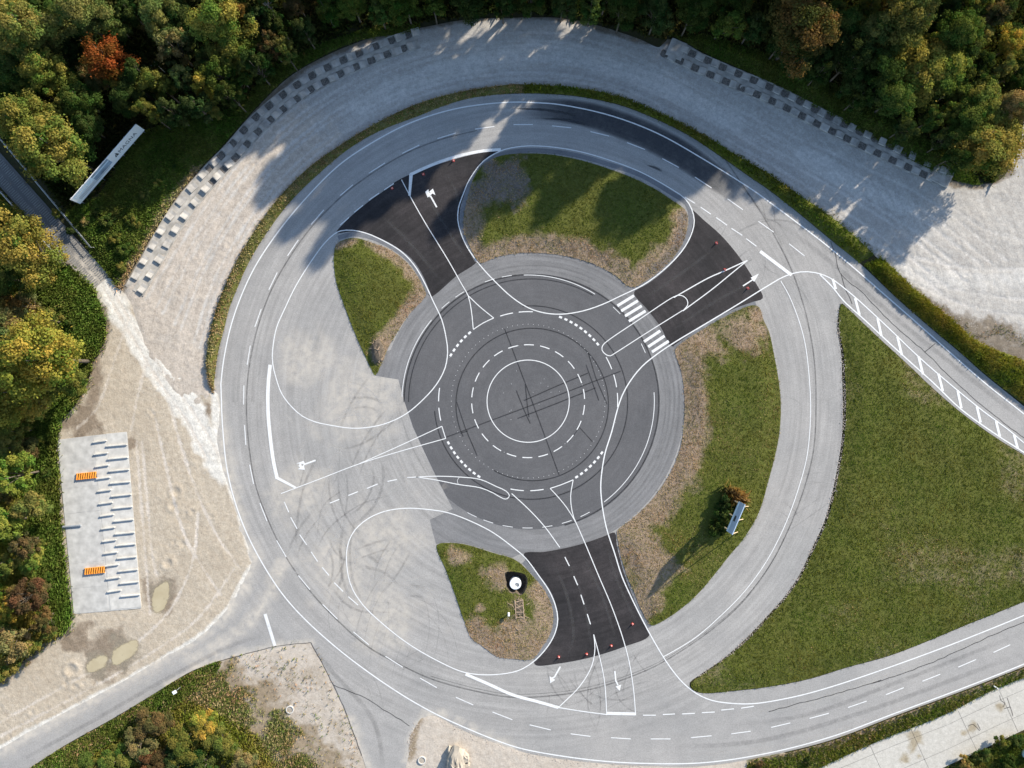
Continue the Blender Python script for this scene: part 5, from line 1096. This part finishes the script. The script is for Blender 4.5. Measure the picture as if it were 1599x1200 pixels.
for a in ((320,1132,24,'gold'),(245,1138,27,'brown'),(285,1160,28,'olive'),(215,1165,26,'tan'),(345,1170,24,'olive'),(180,1190,28,'olive'),(275,1198,30,'dark'),(320,1195,24,'green'),(385,1195,18,'tan'),(130,1212,24,'olive'),(230,1205,26,'redbrown')): tree(*a, 'small', random.uniform(3.5, 5.5), zone='thicket below the access road')
for a in ((1540,1182,14,'green'),(1565,1165,13,'olive'),(1590,1158,12,'green'),(1510,1195,12,'tan'),(1575,1195,14,'dark'),(1262,1190,8,'dark'),(1186,1196,8,'brown')): tree(*a, 'shrub', zone='scrub at the lower right corner')
for a in ((150,285,9,'dark'),(165,345,13,'green'),(178,372,12,'olive'),(192,390,13,'green'),(150,330,11,'dark'),(205,345,14,'olive'),(225,310,12,'olive'),(245,285,10,'yellow'),(130,350,9,'tan'),(185,420,10,'olive'),(270,255,10,'dark'),(110,360,10,'dark'),(88,335,10,'olive'),(110,505,10,'green'),(60,690,11,'lime'),(72,740,10,'green'),(64,850,11,'olive'),(74,900,10,'green')): tree(*a, 'shrub', zone='bank at the left')
def fill(poly, n, zone, cols, mind, hr):
    P = np.array(poly, float); mn, mx = P.min(0), P.max(0); r = random.Random(len(poly)*7+n); k = tries = 0
    while k < n and tries < 4000:
        tries += 1; x, y = r.uniform(mn[0], mx[0]), r.uniform(mn[1], mx[1])
        if not in_poly(np.array([x]), np.array([y]), P)[0]: continue
        if zone == UL and dist_line(np.array([x]), np.array([y]), np.array([(110,305),(215,190)], float))[0] < 45: continue
        if zone == LW and dist_line(np.array([x]), np.array([y]), np.array([(-40,250),(110,425),(165,450)], float))[0] < 62: continue
        if any((x-q[1])**2 + (y-q[2])**2 < mind**2 for q in TREES if q[5] == zone): continue
        tree(x, y, r.uniform(15, 24), r.choice(cols), 'small', r.uniform(*hr), zone=zone); k += 1
fill([(-10,-10),(470,-10),(430,60),(380,120),(340,160),(200,180),(130,230),(40,225),(-10,200)], 34, UL, ('dark','green','olive','dark','palegreen','brown'), 21, (6, 9))
fill([(1240,-10),(1610,-10),(1610,130),(1570,220),(1500,235),(1420,170),(1330,120),(1240,80)], 30, UR, ('dark','green','olive','dark','lime'), 22, (6, 9))
fill([(-10,310),(60,440),(100,560),(60,640),(-10,660)], 8, LW, ('olive','yellow','tan'), 24, (5, 8))
fill([(-10,670),(40,680),(45,860),(50,940),(-10,1040)], 8, LW, ('olive','lime','brown'), 20, (4, 6))
# dark shrub and dry reeds round the billboard
for a in ((1120,800,18,'dark'),(1113,822,17,'dark'),(1130,782,14,'dark'),(1128,816,14,'dark'),(1140,795,12,'dark')): tree(*a, 'shrub', 2.6, zone='clump under the billboard', ground_pos=True)
rx = rng.normal(0, 1, 260); ry = rng.normal(0, 1, 260); bx, by = W((1146,773)); ang_ = R(-28)
X = bx + rx*.75*math.cos(ang_) - ry*.25*math.sin(ang_); Y = by + rx*.75*math.sin(ang_) + ry*.25*math.cos(ang_)
tag(obj('dry_reeds', tufts('dry_reeds', X, Y, np.full(260, .2), 1.6, .16, M['reed'], 4, .18, .4, 5, np.full(260, .6))), 'tuft of straw-yellow dry reeds at the upper end of the billboard', 'reeds', kind='stuff')
# labels that single the trees out
ORD = ['leftmost'] + [f'{w} from left' for w in ('second','third','fourth','fifth','sixth','seventh','eighth','ninth','tenth','eleventh','twelfth')] + [f'{k}{"th" if k % 100 in (11,12,13) else {1:"st",2:"nd",3:"rd"}.get(k % 10, "th")} from left' for k in range(13, 60)]
from collections import defaultdict
grp = defaultdict(list)
for tr in TREES:
    if tr[6]: tag(tr[0], tr[6], 'tree', 'trees in the ' + tr[5])
    else: grp[(tr[5], tr[3], 'shrub' if tr[4] == 'shrub' else ('big tree' if tr[4] in ('big', 'tall', 'airy') else 'small tree'))].append(tr)
for (zone, col, kind), L in grp.items():
    L.sort(key=lambda q: q[1])
    for i, tr in enumerate(L):
        pos = '' if len(L) == 1 else ', ' + (ORD[i] if i < len(L)-1 or len(L) == 1 else 'rightmost')
        tag(tr[0], f"{CNAME[col]} {kind} in the {zone}{pos}", 'shrub' if kind == 'shrub' else 'tree', 'plants in the ' + zone)
# undergrowth under the woods
ug = [[(-150,-60),(480,-60),(600,20),(500,68),(430,103),(360,168),(300,178),(215,205),(150,305),(105,325),(30,235),(-150,60)],
      [(600,-60),(1750,-60),(1750,110),(1600,150),(1580,240),(1545,285),(1500,248),(1450,213),(1370,168),(1300,128),(1200,83),(1100,53),(1030,60),(940,35),(880,22),(800,20),(720,24),(620,40),(560,40)],
      [(-150,290),(0,305),(95,412),(75,430),(45,450),(60,485),(98,522),(108,570),(95,610),(40,660),(45,700),(45,780),(52,860),(60,950),(92,988),(60,1003),(30,1028),(-10,1062),(-150,1120)],
      [(290,1092),(255,1122),(190,1152),(110,1205),(60,1240),(400,1260),(430,1200),(400,1150),(350,1120)], [(1480,1204),(1530,1178),(1600,1146),(1700,1100),(1700,1260),(1480,1260)]]
for k, (q, lb) in enumerate(zip(ug, ('dark undergrowth in the upper left wood', 'dark undergrowth in the woods along the top and upper right', 'autumn undergrowth in the left edge wood', 'brown-green scrub below the access road', 'green scrub below the concrete track'))):
    PQ = WA(q); x, y = scatter(PQ, 9 if k < 2 else 34, 200+k); hh = .5+.5*vnoise(x, y, 3, k)
    bias = 0 if k < 2 else .28
    tag(obj('undergrowth', tufts('undergrowth', x, y, np.full(len(x), -.08), .8 if k < 3 else .45, .30 if k < 2 else .13, M['under'] if k < 2 else M['weeds' if k == 4 else 'bright_grass'], 4, .3, .7, 300+k, .25+.5*vnoise(x, y, 4, 40+k)+bias*.3)), lb, 'undergrowth', kind='stuff')
